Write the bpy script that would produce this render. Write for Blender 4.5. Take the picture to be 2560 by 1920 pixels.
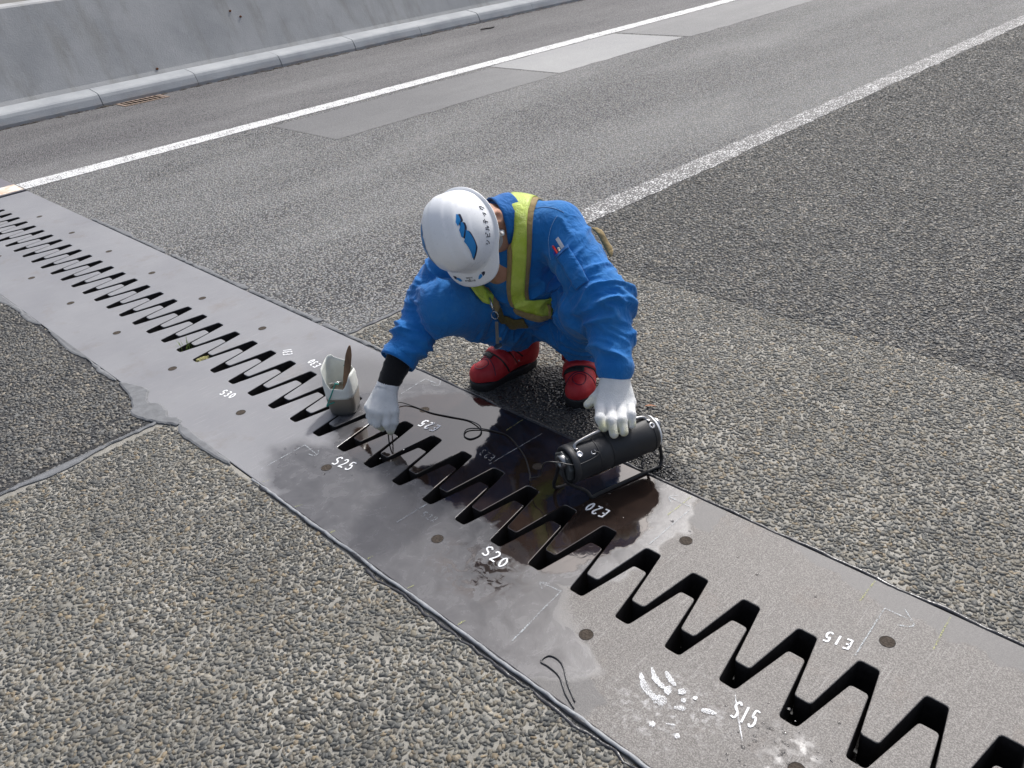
import bpy, bmesh, math, random
import numpy as np
from mathutils import Vector, Matrix, noise as mnoise

random.seed(7); RNG = np.random.default_rng(11)
for o in list(bpy.data.objects): bpy.data.objects.remove(o)
SC = bpy.context.scene
COL = SC.collection

# ------------------------------------------------------------------ camera
cam = bpy.data.cameras.new('camera'); CAM = bpy.data.objects.new('camera', cam); COL.objects.link(CAM)
fw = Vector((-0.6404322, 0.5826875, -0.5003217)); rt = Vector((0.7061612, 0.7028933, -0.0853077)); up = Vector((-0.3019651, 0.4079416, 0.8616268))
CAM.matrix_world = Matrix(((rt.x, up.x, -fw.x, 0), (rt.y, up.y, -fw.y, 0), (rt.z, up.z, -fw.z, 1.5), (0, 0, 0, 1)))
cam.sensor_width = 36.0; cam.lens = 30.04; cam.clip_start = 0.05; cam.clip_end = 2000
SC.camera = CAM

# ------------------------------------------------------------------ sky, sun, exposure
SUN = Vector((-0.22, 0.60, 0.77)).normalized()
elev = math.asin(SUN.z); azim = math.atan2(SUN.x, SUN.y)
W = bpy.data.worlds.new('World'); SC.world = W; W.use_nodes = True
wn = W.node_tree.nodes; wl = W.node_tree.links; wn.clear()
sky = wn.new('ShaderNodeTexSky'); sky.sky_type = 'NISHITA'; sky.sun_disc = False
sky.sun_elevation = elev; sky.sun_rotation = azim; sky.air_density = 1.0; sky.dust_density = 6.5; sky.ozone_density = 3.5
hs = wn.new('ShaderNodeHueSaturation'); hs.inputs['Saturation'].default_value = 0.7
bg = wn.new('ShaderNodeBackground'); bg.inputs['Strength'].default_value = 0.15
wo = wn.new('ShaderNodeOutputWorld')
wl.new(sky.outputs[0], hs.inputs['Color']); wl.new(hs.outputs[0], bg.inputs['Color']); wl.new(bg.outputs[0], wo.inputs['Surface'])
sl = bpy.data.lights.new('sun', 'SUN'); sl.energy = 2.5; sl.angle = math.radians(3.0); sl.color = (1.0, 0.985, 0.96)
SUNO = bpy.data.objects.new('sun', sl); COL.objects.link(SUNO); SUNO.location = (0, 0, 20)
SUNO.rotation_euler = SUN.to_track_quat('Z', 'Y').to_euler()
SC.view_settings.view_transform = 'Standard'; SC.view_settings.look = 'None'
SC.view_settings.gamma = 1.0; SC.view_settings.use_curve_mapping = False
SC.view_settings.exposure = 0.18
SC.render.engine = 'CYCLES'
SC.cycles.max_bounces = 6

# ------------------------------------------------------------------ object helpers
def link(o, parent=None):
    COL.objects.link(o)
    if parent is not None: o.parent = parent
    return o
def tag(o, label=None, cat=None, group=None, kind=None):
    for k, v in (('label', label), ('category', cat), ('group', group), ('kind', kind)):
        if v: o[k] = v
    return o
def empty(name, loc=(0, 0, 0)):
    o = bpy.data.objects.new(name, None); o.empty_display_size = 0.05; o.location = loc
    return link(o)
def mobj(name, mesh, mat=None, parent=None, smooth=False, world=True):
    """one mesh object; vertices are given in world coordinates, also under a parent"""
    o = bpy.data.objects.new(name, mesh)
    if mat is not None: mesh.materials.append(mat)
    if smooth: mesh.polygons.foreach_set('use_smooth', [True] * len(mesh.polygons))
    link(o, parent)
    if parent is not None and world:
        p = parent; off = Vector((0, 0, 0))
        while p is not None: off += Vector(p.location); p = p.parent
        o.location = -off
    return o
def pymesh(name, v, f):
    m = bpy.data.meshes.new(name); m.from_pydata([tuple(map(float, p)) for p in v], [], [tuple(map(int, q)) for q in f]); m.update(); return m
def npmesh(name, V, quads=None, tris=None):
    """fast mesh from numpy arrays"""
    m = bpy.data.meshes.new(name); V = np.asarray(V, np.float32)
    loops = []; starts = []; n = 0
    if tris is not None and len(tris): loops.append(np.asarray(tris, np.int32).ravel()); starts.append(np.arange(len(tris)) * 3); n = len(tris) * 3
    if quads is not None and len(quads): loops.append(np.asarray(quads, np.int32).ravel()); starts.append(n + np.arange(len(quads)) * 4)
    L = np.concatenate(loops); S = np.concatenate(starts).astype(np.int32)
    m.vertices.add(len(V)); m.vertices.foreach_set('co', V.ravel())
    m.loops.add(len(L)); m.loops.foreach_set('vertex_index', L)
    m.polygons.add(len(S)); m.polygons.foreach_set('loop_start', S)
    m.update(calc_edges=True); m.validate(); return m
def bmobj(name, bm, mat=None, parent=None, smooth=False, world=True):
    m = bpy.data.meshes.new(name); bmesh.ops.recalc_face_normals(bm, faces=bm.faces[:]); bm.to_mesh(m); bm.free()
    return mobj(name, m, mat, parent, smooth, world)
def sheet(name, pts, z, mat, parent=None):
    return mobj(name, pymesh(name, [(p[0], p[1], z) for p in pts], [range(len(pts))]), mat, parent)
def bx(bm, c, s, rot=None, bevel=0.0):
    r = bmesh.ops.create_cube(bm, size=1.0)
    vs = r['verts']
    for v in vs: v.co = Vector((v.co.x * s[0], v.co.y * s[1], v.co.z * s[2]))
    if bevel:
        es = list({e for v in vs for e in v.link_edges})
        rb = bmesh.ops.bevel(bm, geom=es, offset=bevel, segments=2, affect='EDGES', profile=0.5); vs = list({v for f in rb['faces'] for v in f.verts} | {v for v in vs if v.is_valid})
    for v in vs:
        if rot is not None: v.co = rot @ v.co
        v.co += Vector(c)
    return vs
def frames(P):
    """parallel-transport frames along a polyline"""
    P = [Vector(p) for p in P]; T = []
    for i in range(len(P)):
        t = P[min(i + 1, len(P) - 1)] - P[max(i - 1, 0)]
        T.append(t.normalized() if t.length > 1e-9 else Vector((0, 0, 1)))
    n = T[0].orthogonal().normalized(); out = []
    for i, t in enumerate(T):
        n = (n - t * n.dot(t))
        n = n.normalized() if n.length > 1e-6 else t.orthogonal().normalized()
        out.append((P[i], t, n, t.cross(n)))
    return out
def tube(bm, P, rad, seg=8, cap=True):
    """tube along P; rad a number or a list"""
    rings = []
    for i, (p, t, n, b) in enumerate(frames(P)):
        r = rad[i] if hasattr(rad, '__len__') else rad
        rings.append([bm.verts.new(p + n * (math.cos(a) * r) + b * (math.sin(a) * r)) for a in [2 * math.pi * k / seg for k in range(seg)]])
    for a, b in zip(rings, rings[1:]):
        for k in range(seg): bm.faces.new((a[k], a[(k + 1) % seg], b[(k + 1) % seg], b[k]))
    if cap: bm.faces.new(rings[0][::-1]); bm.faces.new(rings[-1])
    return rings
def spline(P, n=8, closed=False):
    P = [np.asarray(p, float) for p in P]; out = []; N = len(P)
    for i in range(N if closed else N - 1):
        g = (lambda k: P[k % N]) if closed else (lambda k: P[max(0, min(N - 1, k))])
        a, b, c, d = g(i - 1), g(i), g(i + 1), g(i + 2)
        for k in range(n):
            t = k / n
            out.append(0.5 * ((2 * b) + (c - a) * t + (2 * a - 5 * b + 4 * c - d) * t * t + (3 * b - a - 3 * c + d) * t ** 3))
    if not closed: out.append(P[-1])
    return out
def lathe(bm, prof, seg=24, M=None):
    """prof: list of (radius, height); revolved about local z, moved by matrix M"""
    M = M or Matrix(); rings = []
    for r, h in prof:
        rings.append([bm.verts.new(M @ Vector((r * math.cos(2 * math.pi * k / seg), r * math.sin(2 * math.pi * k / seg), h))) for k in range(seg)])
    for a, b in zip(rings, rings[1:]):
        for k in range(seg): bm.faces.new((a[k], a[(k + 1) % seg], b[(k + 1) % seg], b[k]))
    bm.faces.new(rings[0][::-1]); bm.faces.new(rings[-1])
def ribbon(bm, P, w, z0, th=0.0008, tilt=None):
    """flat stroke of width w along 2-D points P lying at height z0"""
    n = len(P); L = []; R = []
    for i in range(n):
        a = np.array(P[max(i - 1, 0)][:2], float); b = np.array(P[min(i + 1, n - 1)][:2], float); d = b - a; d /= (np.linalg.norm(d) + 1e-9)
        nn = np.array((-d[1], d[0])); ww = (w[i] if hasattr(w, '__len__') else w) / 2
        q = np.array(P[i][:2], float)
        L.append(bm.verts.new((*(q + nn * ww), z0 + th))); R.append(bm.verts.new((*(q - nn * ww), z0 + th)))
    for i in range(n - 1): bm.faces.new((L[i], R[i], R[i + 1], L[i + 1]))
def nz(x, y, z=0.0, s=1.0): return mnoise.noise(Vector((x * s, y * s, z * s)))

# ------------------------------------------------------------------ material helpers
class NT:
    def __init__(self, name):
        self.m = bpy.data.materials.new(name); self.m.use_nodes = True; self.t = self.m.node_tree; self.n = self.t.nodes; self.l = self.t.links
        self.n.clear(); self.out = self.n.new('ShaderNodeOutputMaterial'); self.b = self.n.new('ShaderNodeBsdfPrincipled')
        self.l.new(self.b.outputs[0], self.out.inputs['Surface'])
        self.co = self.n.new('ShaderNodeTexCoord').outputs['Object']
    def set(self, node, key, v):
        if v is None: return
        if isinstance(v, bpy.types.NodeSocket): self.l.new(v, node.inputs[key])
        else:
            i = node.inputs[key]
            if hasattr(i.default_value, '__len__') and not hasattr(v, '__len__'): v = (v,) * 3
            if i.type == 'RGBA' and len(v) == 3: v = (*v, 1)
            i.default_value = v
    def P(self, **k):
        for a, v in k.items(): self.set(self.b, {'color': 'Base Color', 'rough': 'Roughness', 'metal': 'Metallic', 'ior': 'IOR', 'normal': 'Normal', 'spec': 'Specular IOR Level', 'trans': 'Transmission Weight', 'coat': 'Coat Weight', 'coatr': 'Coat Roughness', 'alpha': 'Alpha', 'sss': 'Subsurface Weight', 'sheen': 'Sheen Weight'}[a], v)
        return self.m
    def mapping(self, co=None, loc=(0, 0, 0), rot=(0, 0, 0), scale=(1, 1, 1), typ='POINT'):
        m = self.n.new('ShaderNodeMapping'); m.vector_type = typ; self.l.new(co or self.co, m.inputs[0])
        m.inputs['Location'].default_value = loc; m.inputs['Rotation'].default_value = rot; m.inputs['Scale'].default_value = scale
        return m.outputs[0]
    def noise(self, s, det=3, rough=0.55, co=None, dist=0.0):
        n = self.n.new('ShaderNodeTexNoise'); self.l.new(co or self.co, n.inputs['Vector']); n.inputs['Scale'].default_value = s
        n.inputs['Detail'].default_value = det; n.inputs['Roughness'].default_value = rough; n.inputs['Distortion'].default_value = dist
        return n.outputs['Fac']
    def voro(self, s, co=None, feature='F1', rnd=1.0):
        n = self.n.new('ShaderNodeTexVoronoi'); n.feature = feature; self.l.new(co or self.co, n.inputs['Vector']); n.inputs['Scale'].default_value = s
        n.inputs['Randomness'].default_value = rnd
        return n
    def math(self, op, a, b=None, clamp=False):
        n = self.n.new('ShaderNodeMath'); n.operation = op; n.use_clamp = clamp
        self.set(n, 0, a); self.set(n, 1, b); return n.outputs[0]
    def rng(self, v, a, b, c=0.0, d=1.0, smooth=False):
        n = self.n.new('ShaderNodeMapRange'); n.interpolation_type = 'SMOOTHSTEP' if smooth else 'LINEAR'
        self.set(n, 'Value', v); n.inputs['From Min'].default_value = a; n.inputs['From Max'].default_value = b
        self.set(n, 'To Min', c); self.set(n, 'To Max', d); return n.outputs[0]
    def ramp(self, v, stops, const=False):
        n = self.n.new('ShaderNodeValToRGB'); self.set(n, 0, v); e = n.color_ramp.elements
        if const: n.color_ramp.interpolation = 'CONSTANT'
        while len(e) > 1: e.remove(e[-1])
        e[0].position = stops[0][0]; e[0].color = (*stops[0][1], 1)
        for p, c in stops[1:]:
            q = e.new(p); q.color = (*c, 1)
        return n.outputs[0]
    def mix(self, f, a, b, typ='MIX'):
        n = self.n.new('ShaderNodeMix'); n.data_type = 'RGBA'; n.blend_type = typ
        ins = [i for i in n.inputs if i.enabled]
        for s, v in zip(ins, (f, a, b)):
            if isinstance(v, bpy.types.NodeSocket): self.l.new(v, s)
            elif s.type == 'RGBA': s.default_value = (*v, 1) if len(v) == 3 else v
            else: s.default_value = v
        return [o for o in n.outputs if o.enabled][0]
    def bump(self, h, st=0.3, dist=0.01, normal=None):
        n = self.n.new('ShaderNodeBump'); self.l.new(h, n.inputs['Height']); n.inputs['Strength'].default_value = st; n.inputs['Distance'].default_value = dist
        if normal is not None: self.l.new(normal, n.inputs['Normal'])
        return n.outputs[0]
    def attr(self, name):
        n = self.n.new('ShaderNodeAttribute'); n.attribute_name = name; return n.outputs['Fac']
    def blob(self, cx, cy, rx, ry, rot=0.0, soft=0.6, wob=None):
        """1 inside an ellipse on the ground, fading to 0 outside"""
        m = self.mapping(wob, (cx, cy, 0), (0, 0, rot), (rx, ry, 1), 'TEXTURE')
        s = self.n.new('ShaderNodeVectorMath'); s.operation = 'MULTIPLY'; self.l.new(m, s.inputs[0]); s.inputs[1].default_value = (1, 1, 0)
        v = self.n.new('ShaderNodeVectorMath'); v.operation = 'LENGTH'; self.l.new(s.outputs[0], v.inputs[0])
        return self.rng(v.outputs['Value'], 1.0 + soft / 2, 1.0 - soft / 2)
    def wobble(self, s, amp, det=3):
        """ground coordinates shaken by noise, for ragged stains"""
        n = self.n.new('ShaderNodeTexNoise'); self.l.new(self.co, n.inputs['Vector']); n.inputs['Scale'].default_value = s; n.inputs['Detail'].default_value = det
        a = self.n.new('ShaderNodeVectorMath'); a.operation = 'SUBTRACT'; self.l.new(n.outputs['Color'], a.inputs[0]); a.inputs[1].default_value = (.5, .5, .5)
        b = self.n.new('ShaderNodeVectorMath'); b.operation = 'SCALE'; self.l.new(a.outputs[0], b.inputs[0]); b.inputs['Scale'].default_value = amp
        c = self.n.new('ShaderNodeVectorMath'); c.operation = 'ADD'; self.l.new(b.outputs[0], c.inputs[0]); self.l.new(self.co, c.inputs[1])
        return c.outputs[0]
    def maxm(self, L):
        r = L[0]
        for q in L[1:]: r = self.math('MAXIMUM', r, q)
        return r
def simple(name, col, rough=0.6, bs=0, bump=0.2, var=0.12, metal=0.0, spec=0.5, dist=0.004):
    t = NT(name); n = t.noise(bs or 40, 4)
    c = t.mix(t.rng(n, 0.3, 0.7), tuple(x * (1 - var) for x in col), tuple(min(1, x * (1 + var)) for x in col))
    return t.P(color=c, rough=t.rng(t.noise((bs or 40) * 0.4, 3), 0.3, 0.7, max(0.02, rough - 0.08), min(1, rough + 0.08)), metal=metal, spec=spec, normal=t.bump(n, bump, dist))

# ------------------------------------------------------------------ ground materials
def asphalt(name, cells, c0, c1, tanc, gap, light=0.0, bump=0.9, patch=0.25, rough=0.75):
    t = NT(name); co = t.wobble(260, 0.004, 2)
    v = t.voro(cells, co); d = v.outputs['Distance']
    sep = t.n.new('ShaderNodeSeparateColor'); t.l.new(v.outputs['Color'], sep.inputs[0])
    stone = t.ramp(sep.outputs[0], [(0.0, c0), (0.55, c1), (0.74, tanc), (0.9, c0), (1.0, tuple(min(1, x * 1.5) for x in c1))])
    edge = t.rng(t.math('ADD', d, t.rng(t.noise(cells * 0.8, 2), 0, 1, -0.12, 0.12)), 0.42, 0.62, 0, 1, True)
    c = t.mix(edge, stone, gap)
    big = t.noise(1.0, 5, 0.6, co=t.mapping(scale=(0.9, 0.28, 1))); mid = t.noise(5, 4, 0.6)
    c = t.mix(t.math('MULTIPLY', t.rng(big, 0.42, 0.66), light), c, (0.36, 0.36, 0.345))
    c = t.mix(1.0, c, t.ramp(t.math('ADD', t.math('MULTIPLY', mid, 0.5), t.math('MULTIPLY', big, 0.5)), [(0.3, (1 - patch,) * 3), (0.7, (1 + patch * .4,) * 3)]), 'MULTIPLY')
    h = t.math('ADD', t.math('MULTIPLY', t.rng(d, 0.0, 0.65, 1, 0), 1.0), t.math('MULTIPLY', sep.outputs[1], 0.7))
    return t.P(color=c, rough=rough, spec=0.4, normal=t.bump(h, bump, 0.006))
M_lane = asphalt('lane_asphalt', 95, (0.165, 0.17, 0.175), (0.285, 0.287, 0.285), (0.35, 0.32, 0.27), (0.03, 0.03, 0.032), light=0.3, patch=0.12, bump=1.0)
M_shoulder = asphalt('shoulder_asphalt', 105, (0.138, 0.138, 0.142), (0.205, 0.204, 0.206), (0.24, 0.222, 0.205), (0.05, 0.047, 0.05), light=0.22, bump=0.8, patch=0.14)
M_porous = asphalt('porous_asphalt', 88, (0.085, 0.09, 0.094), (0.155, 0.156, 0.152), (0.205, 0.178, 0.138), (0.012, 0.012, 0.013), light=0.05, patch=0.14, bump=1.0)
M_patch = asphalt('patch_asphalt', 170, (0.15, 0.15, 0.152), (0.175, 0.175, 0.175), (0.19, 0.185, 0.175), (0.11, 0.11, 0.112), light=0.2, bump=0.25, patch=0.12)
M_patch2 = asphalt('pale_patch_asphalt', 170, (0.29, 0.295, 0.295), (0.33, 0.33, 0.33), (0.34, 0.33, 0.32), (0.25, 0.25, 0.25), light=0.3, bump=0.2, patch=0.1)
M_patch3 = asphalt('grey_patch_asphalt', 170, (0.2, 0.2, 0.202), (0.235, 0.235, 0.235), (0.25, 0.24, 0.23), (0.15, 0.15, 0.15), light=0.3, bump=0.25, patch=0.12)
def wet_shade_mask(t):
    """ground soaked by the work and darkened further as painted shadow, between the worker's boots and under the lamp"""
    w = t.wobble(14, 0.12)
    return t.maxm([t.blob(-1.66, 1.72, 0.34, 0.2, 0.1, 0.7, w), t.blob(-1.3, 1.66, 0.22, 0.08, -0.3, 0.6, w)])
def mortar(name, c0, c1):
    t = NT(name); n = t.noise(60, 5, 0.6); g = t.noise(900, 2)
    c = t.mix(t.rng(n, 0.3, 0.7), c0, c1); c = t.mix(t.rng(t.noise(3.0, 3), 0.35, 0.7), c, tuple(x * 0.72 for x in c0))
    c = t.mix(t.math('MULTIPLY', wet_shade_mask(t), 0.88), c, (0.05, 0.047, 0.043))  # wet mortar, darkened further to deepen the worker's shadow
    return t.P(color=c, rough=0.85, normal=t.bump(t.math('ADD', n, t.math('MULTIPLY', g, 0.4)), 0.5, 0.004))
M_mortar = mortar('pale_mortar', (0.25, 0.238, 0.208), (0.45, 0.43, 0.38))
M_binder = mortar('dark_binder', (0.03, 0.03, 0.032), (0.05, 0.048, 0.046))
def stones(name, warm):
    t = NT(name); a = t.attr('tint'); b = t.attr('shade')
    c = t.ramp(a, [(0.0, (0.075, 0.079, 0.080)), (0.3, (0.118, 0.12, 0.118)), (0.52, (0.152, 0.147, 0.133)), (0.7, (0.175, 0.158, 0.128)), (0.86, (0.105, 0.107, 0.108)), (0.955, (0.24, 0.19, 0.125) if warm else (0.24, 0.21, 0.165)), (1.0, (0.27, 0.26, 0.24))])
    c = t.mix(1.0, c, t.ramp(b, [(0, (0.72,) * 3), (1, (1.22,) * 3)]), 'MULTIPLY')
    g = t.noise(420, 4, 0.65); c = t.mix(1.0, c, t.ramp(g, [(0.3, (0.78,) * 3), (0.7, (1.16,) * 3)]), 'MULTIPLY')
    c = t.mix(1.0, c, t.ramp(t.noise(2.2, 5, .6), [(0.3, (0.76, 0.755, 0.72)), (0.7, (1.04, 1.02, 0.94))] if warm else [(0.3, (0.74, 0.74, 0.73)), (0.7, (1.0, 0.99, 0.96))]), 'MULTIPLY')
    wet = wet_shade_mask(t); c = t.mix(t.math('MULTIPLY', wet, 0.93), c, (0.016, 0.016, 0.017))  # near-black: wet stones plus the worker's shadow put into the colour
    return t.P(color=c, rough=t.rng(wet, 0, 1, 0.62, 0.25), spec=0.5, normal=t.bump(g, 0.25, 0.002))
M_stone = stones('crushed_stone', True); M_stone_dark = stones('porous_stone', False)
def linepaint(name, wear, col, cells=110):
    t = NT(name); v = t.voro(cells, t.wobble(200, 0.006, 2)); n = t.noise(9, 5, 0.7)
    sep = t.n.new('ShaderNodeSeparateColor'); t.l.new(v.outputs['Color'], sep.inputs[0])
    k = t.math('ADD', t.math('MULTIPLY', v.outputs['Distance'], 0.9), t.math('MULTIPLY', n, 0.7))
    k = t.math('ADD', k, t.math('MULTIPLY', sep.outputs[1], 0.25))
    gone = t.rng(k, 1.12 - wear, 1.28 - wear, 0, 1)
    c = t.mix(gone, t.mix(t.noise(25, 4), col, tuple(x * 0.85 for x in col)), t.mix(sep.outputs[0], (0.05, 0.05, 0.053), (0.13, 0.125, 0.12)))
    return t.P(color=c, rough=0.7, normal=t.bump(t.rng(v.outputs['Distance'], 0, 0.6, 1, 0), 0.6, 0.005))
M_white = linepaint('white_line_paint', 0.15, (0.8, 0.8, 0.79))
M_worn = linepaint('worn_line_paint', 0.42, (0.74, 0.74, 0.73), 85)

# ------------------------------------------------------------------ ground, road
GZ = -0.16
def rect(x0, y0, x1, y1): return [(x0, y0), (x1, y0), (x1, y1), (x0, y1)]
t = NT('earth'); tag(sheet('ground', rect(-900, -900, 900, 900), GZ - 0.6, t.P(color=t.mix(t.noise(0.3, 5), (0.1, 0.1, 0.09), (0.16, 0.15, 0.13)), rough=0.9)), kind='structure')
JY0, JY1, JX0, JX1 = 0.850, 1.613, -8.95, 4.0
def road(name, pts, z, mat):
    return tag(sheet(name, pts, z, mat), kind='structure')
# near side and far side of the joint, left to right: shoulder, lane, lane beyond the seam
road('shoulder', rect(-8.96, JY1, -6.62, 60), 0, M_shoulder); road('shoulder', rect(-8.96, -14, -6.62, JY0), 0, M_shoulder)
road('lane', rect(-6.62, JY1, -2.742, 60), 0, M_lane)
road('lane', rect(-6.62, -14, -2.742, JY0), 0, M_porous)
road('neighbouring_lane', rect(-2.742, 2.735, 8, 60), 0, M_porous)
road('aggregate_strip', rect(-2.742, JY1, 8, 2.735), 0, M_mortar)
road('aggregate_strip', rect(-2.742, -14, 8, JY0), 0, M_mortar)
def ragged(x0, x1, y0, y1, z, name, mat, amp=0.03, step=0.06, side='both', seed=0):
    """sheet with ragged long edges running along y"""
    L = []; R = []; y = y0
    while y <= y1 + 1e-6:
        L.append((x0 + (amp * nz(y * 5, seed) if side in ('both', 'l') else 0), y)); R.append((x1 + (amp * nz(y * 5, seed + 9) if side in ('both', 'r') else 0), y)); y += step
    return tag(sheet(name, R + L[::-1], z, mat), kind='structure')
ragged(-6.42, -5.53, 3.52, 6.02, 0.002, 'asphalt_patch', M_patch, 0.03, seed=3)
ragged(-6.50, -5.56, 6.03, 8.0, 0.002, 'asphalt_patch', M_patch2, 0.03, seed=7)
ragged(-6.50, -5.50, 8.01, 22.0, 0.002, 'asphalt_patch', M_patch3, 0.03, seed=8)
def ragline(name, xc, w, y0, y1, z, mat, amp, label, step=0.03):
    L = []; R = []; y = y0; k = 0
    while y <= y1:
        L.append((xc - w / 2 + amp * nz(y * 12, 3.3), y)); R.append((xc + w / 2 + amp * nz(y * 9, 8.1) + amp * 0.7 * nz(y * 2.2, 5), y)); y += step if y < 14 else 0.3
    return tag(sheet(name, R + L[::-1], z, mat), kind='structure')
ragline('edge_line', -6.62, 0.2, JY1 + 0.005, 50, 0.0032, M_white, 0.008, '')
ragline('lane_line', -2.825, 0.165, 2.66, 14, 0.0032, M_worn, 0.018, '')

# ------------------------------------------------------------------ crushed stones, each with its own outline and flat top
def scatter(name, regions, mat, sp, rmul, h0, h1, skip, seed, elong=1.45):
    rng = np.random.default_rng(seed); PX = []
    for (x0, y0, x1, y1, keep) in regions:
        nx = int((x1 - x0) / sp) + 1; ny = int((y1 - y0) / (sp * 0.866)) + 1
        gx, gy = np.meshgrid(np.arange(nx), np.arange(ny))
        X = x0 + (gx + 0.5 * (gy % 2)) * sp; Y = y0 + gy * sp * 0.866
        X = X + rng.uniform(-.42, .42, X.shape) * sp; Y = Y + rng.uniform(-.42, .42, Y.shape) * sp
        lowf = np.sin(X * 5.1 + 1.7 * np.sin(Y * 3.3 + seed)) * np.sin(Y * 4.3 + 1.3 * np.sin(X * 2.9)) + .6 * np.sin(X * 13 + 2 * np.sin(Y * 7)) * np.sin(Y * 11 + X * 3)
        k = (X > x0) & (X < x1) & (Y > y0) & (Y < y1) & (rng.random(X.shape) > skip * np.clip(1.1 + 1.3 * lowf, .15, 3.2))
        if keep is not None: k &= keep(X, Y)
        PX.append(np.stack([X[k], Y[k]], 1))
    Pp = np.concatenate(PX); n = len(Pp); K = 6
    r = sp * rmul * np.exp(rng.normal(0, .24, n)); ang = rng.uniform(0, np.pi, n); el = 1 + (elong - 1) * rng.random(n) * 1.4
    base = np.linspace(0, 2 * np.pi, K, endpoint=False)[None] + rng.uniform(-.38, .38, (n, K))
    rad = r[:, None] * rng.uniform(.68, 1.2, (n, K))
    lx = np.cos(base) * rad * el[:, None] ** .6; ly = np.sin(base) * rad / el[:, None] ** .6
    ca, sa = np.cos(ang)[:, None], np.sin(ang)[:, None]
    ox, oy = lx * ca - ly * sa, lx * sa + ly * ca
    top = rng.uniform(h0, h1, n)[:, None]; tx, ty = rng.normal(0, .13, (2, n, 1))
    V = np.zeros((n, 2 * K, 3), np.float32)
    V[:, :K, 0] = Pp[:, :1] + ox; V[:, :K, 1] = Pp[:, 1:] + oy; V[:, :K, 2] = -0.004
    s = rng.uniform(.78, .95, (n, 1))
    V[:, K:, 0] = Pp[:, :1] + ox * s; V[:, K:, 1] = Pp[:, 1:] + oy * s; V[:, K:, 2] = top + ox * s * tx + oy * s * ty + rng.normal(0, .0004, (n, K))
    off = (np.arange(n) * 2 * K)[:, None]
    quads = np.concatenate([off + np.array([k, (k + 1) % K, K + (k + 1) % K, K + k])[None] for k in range(K)], 0)
    quads = np.concatenate([quads, off + np.array([K, K + 1, K + 2, K + 3])[None], off + np.array([K, K + 3, K + 4, K + 5])[None]], 0)
    m = npmesh(name, V.reshape(-1, 3), quads=quads)
    for nm, val in (('tint', rng.random(n)), ('shade', rng.random(n))):
        a = m.attributes.new(nm, 'FLOAT', 'POINT'); a.data.foreach_set('value', np.repeat(val, 2 * K).astype(np.float32))
    return tag(mobj(name, m, mat), kind='stuff')
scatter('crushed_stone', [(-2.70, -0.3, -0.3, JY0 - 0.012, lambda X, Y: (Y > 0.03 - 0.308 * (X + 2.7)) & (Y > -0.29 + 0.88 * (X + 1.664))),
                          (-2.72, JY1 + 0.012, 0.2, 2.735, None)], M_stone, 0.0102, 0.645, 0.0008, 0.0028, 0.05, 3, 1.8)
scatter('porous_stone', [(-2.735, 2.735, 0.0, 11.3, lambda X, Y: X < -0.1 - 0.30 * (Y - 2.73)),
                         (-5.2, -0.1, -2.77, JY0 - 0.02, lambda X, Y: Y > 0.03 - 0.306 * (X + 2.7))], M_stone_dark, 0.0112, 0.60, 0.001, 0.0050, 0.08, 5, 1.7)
# dark binder sheet under the porous stones
road('porous_binder', rect(-2.742, 2.74, 0.9, 11.3), 0.001, M_binder); road('porous_binder', rect(-5.2, -0.1, -2.76, JY0 - 0.01), 0.001, M_binder)

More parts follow.
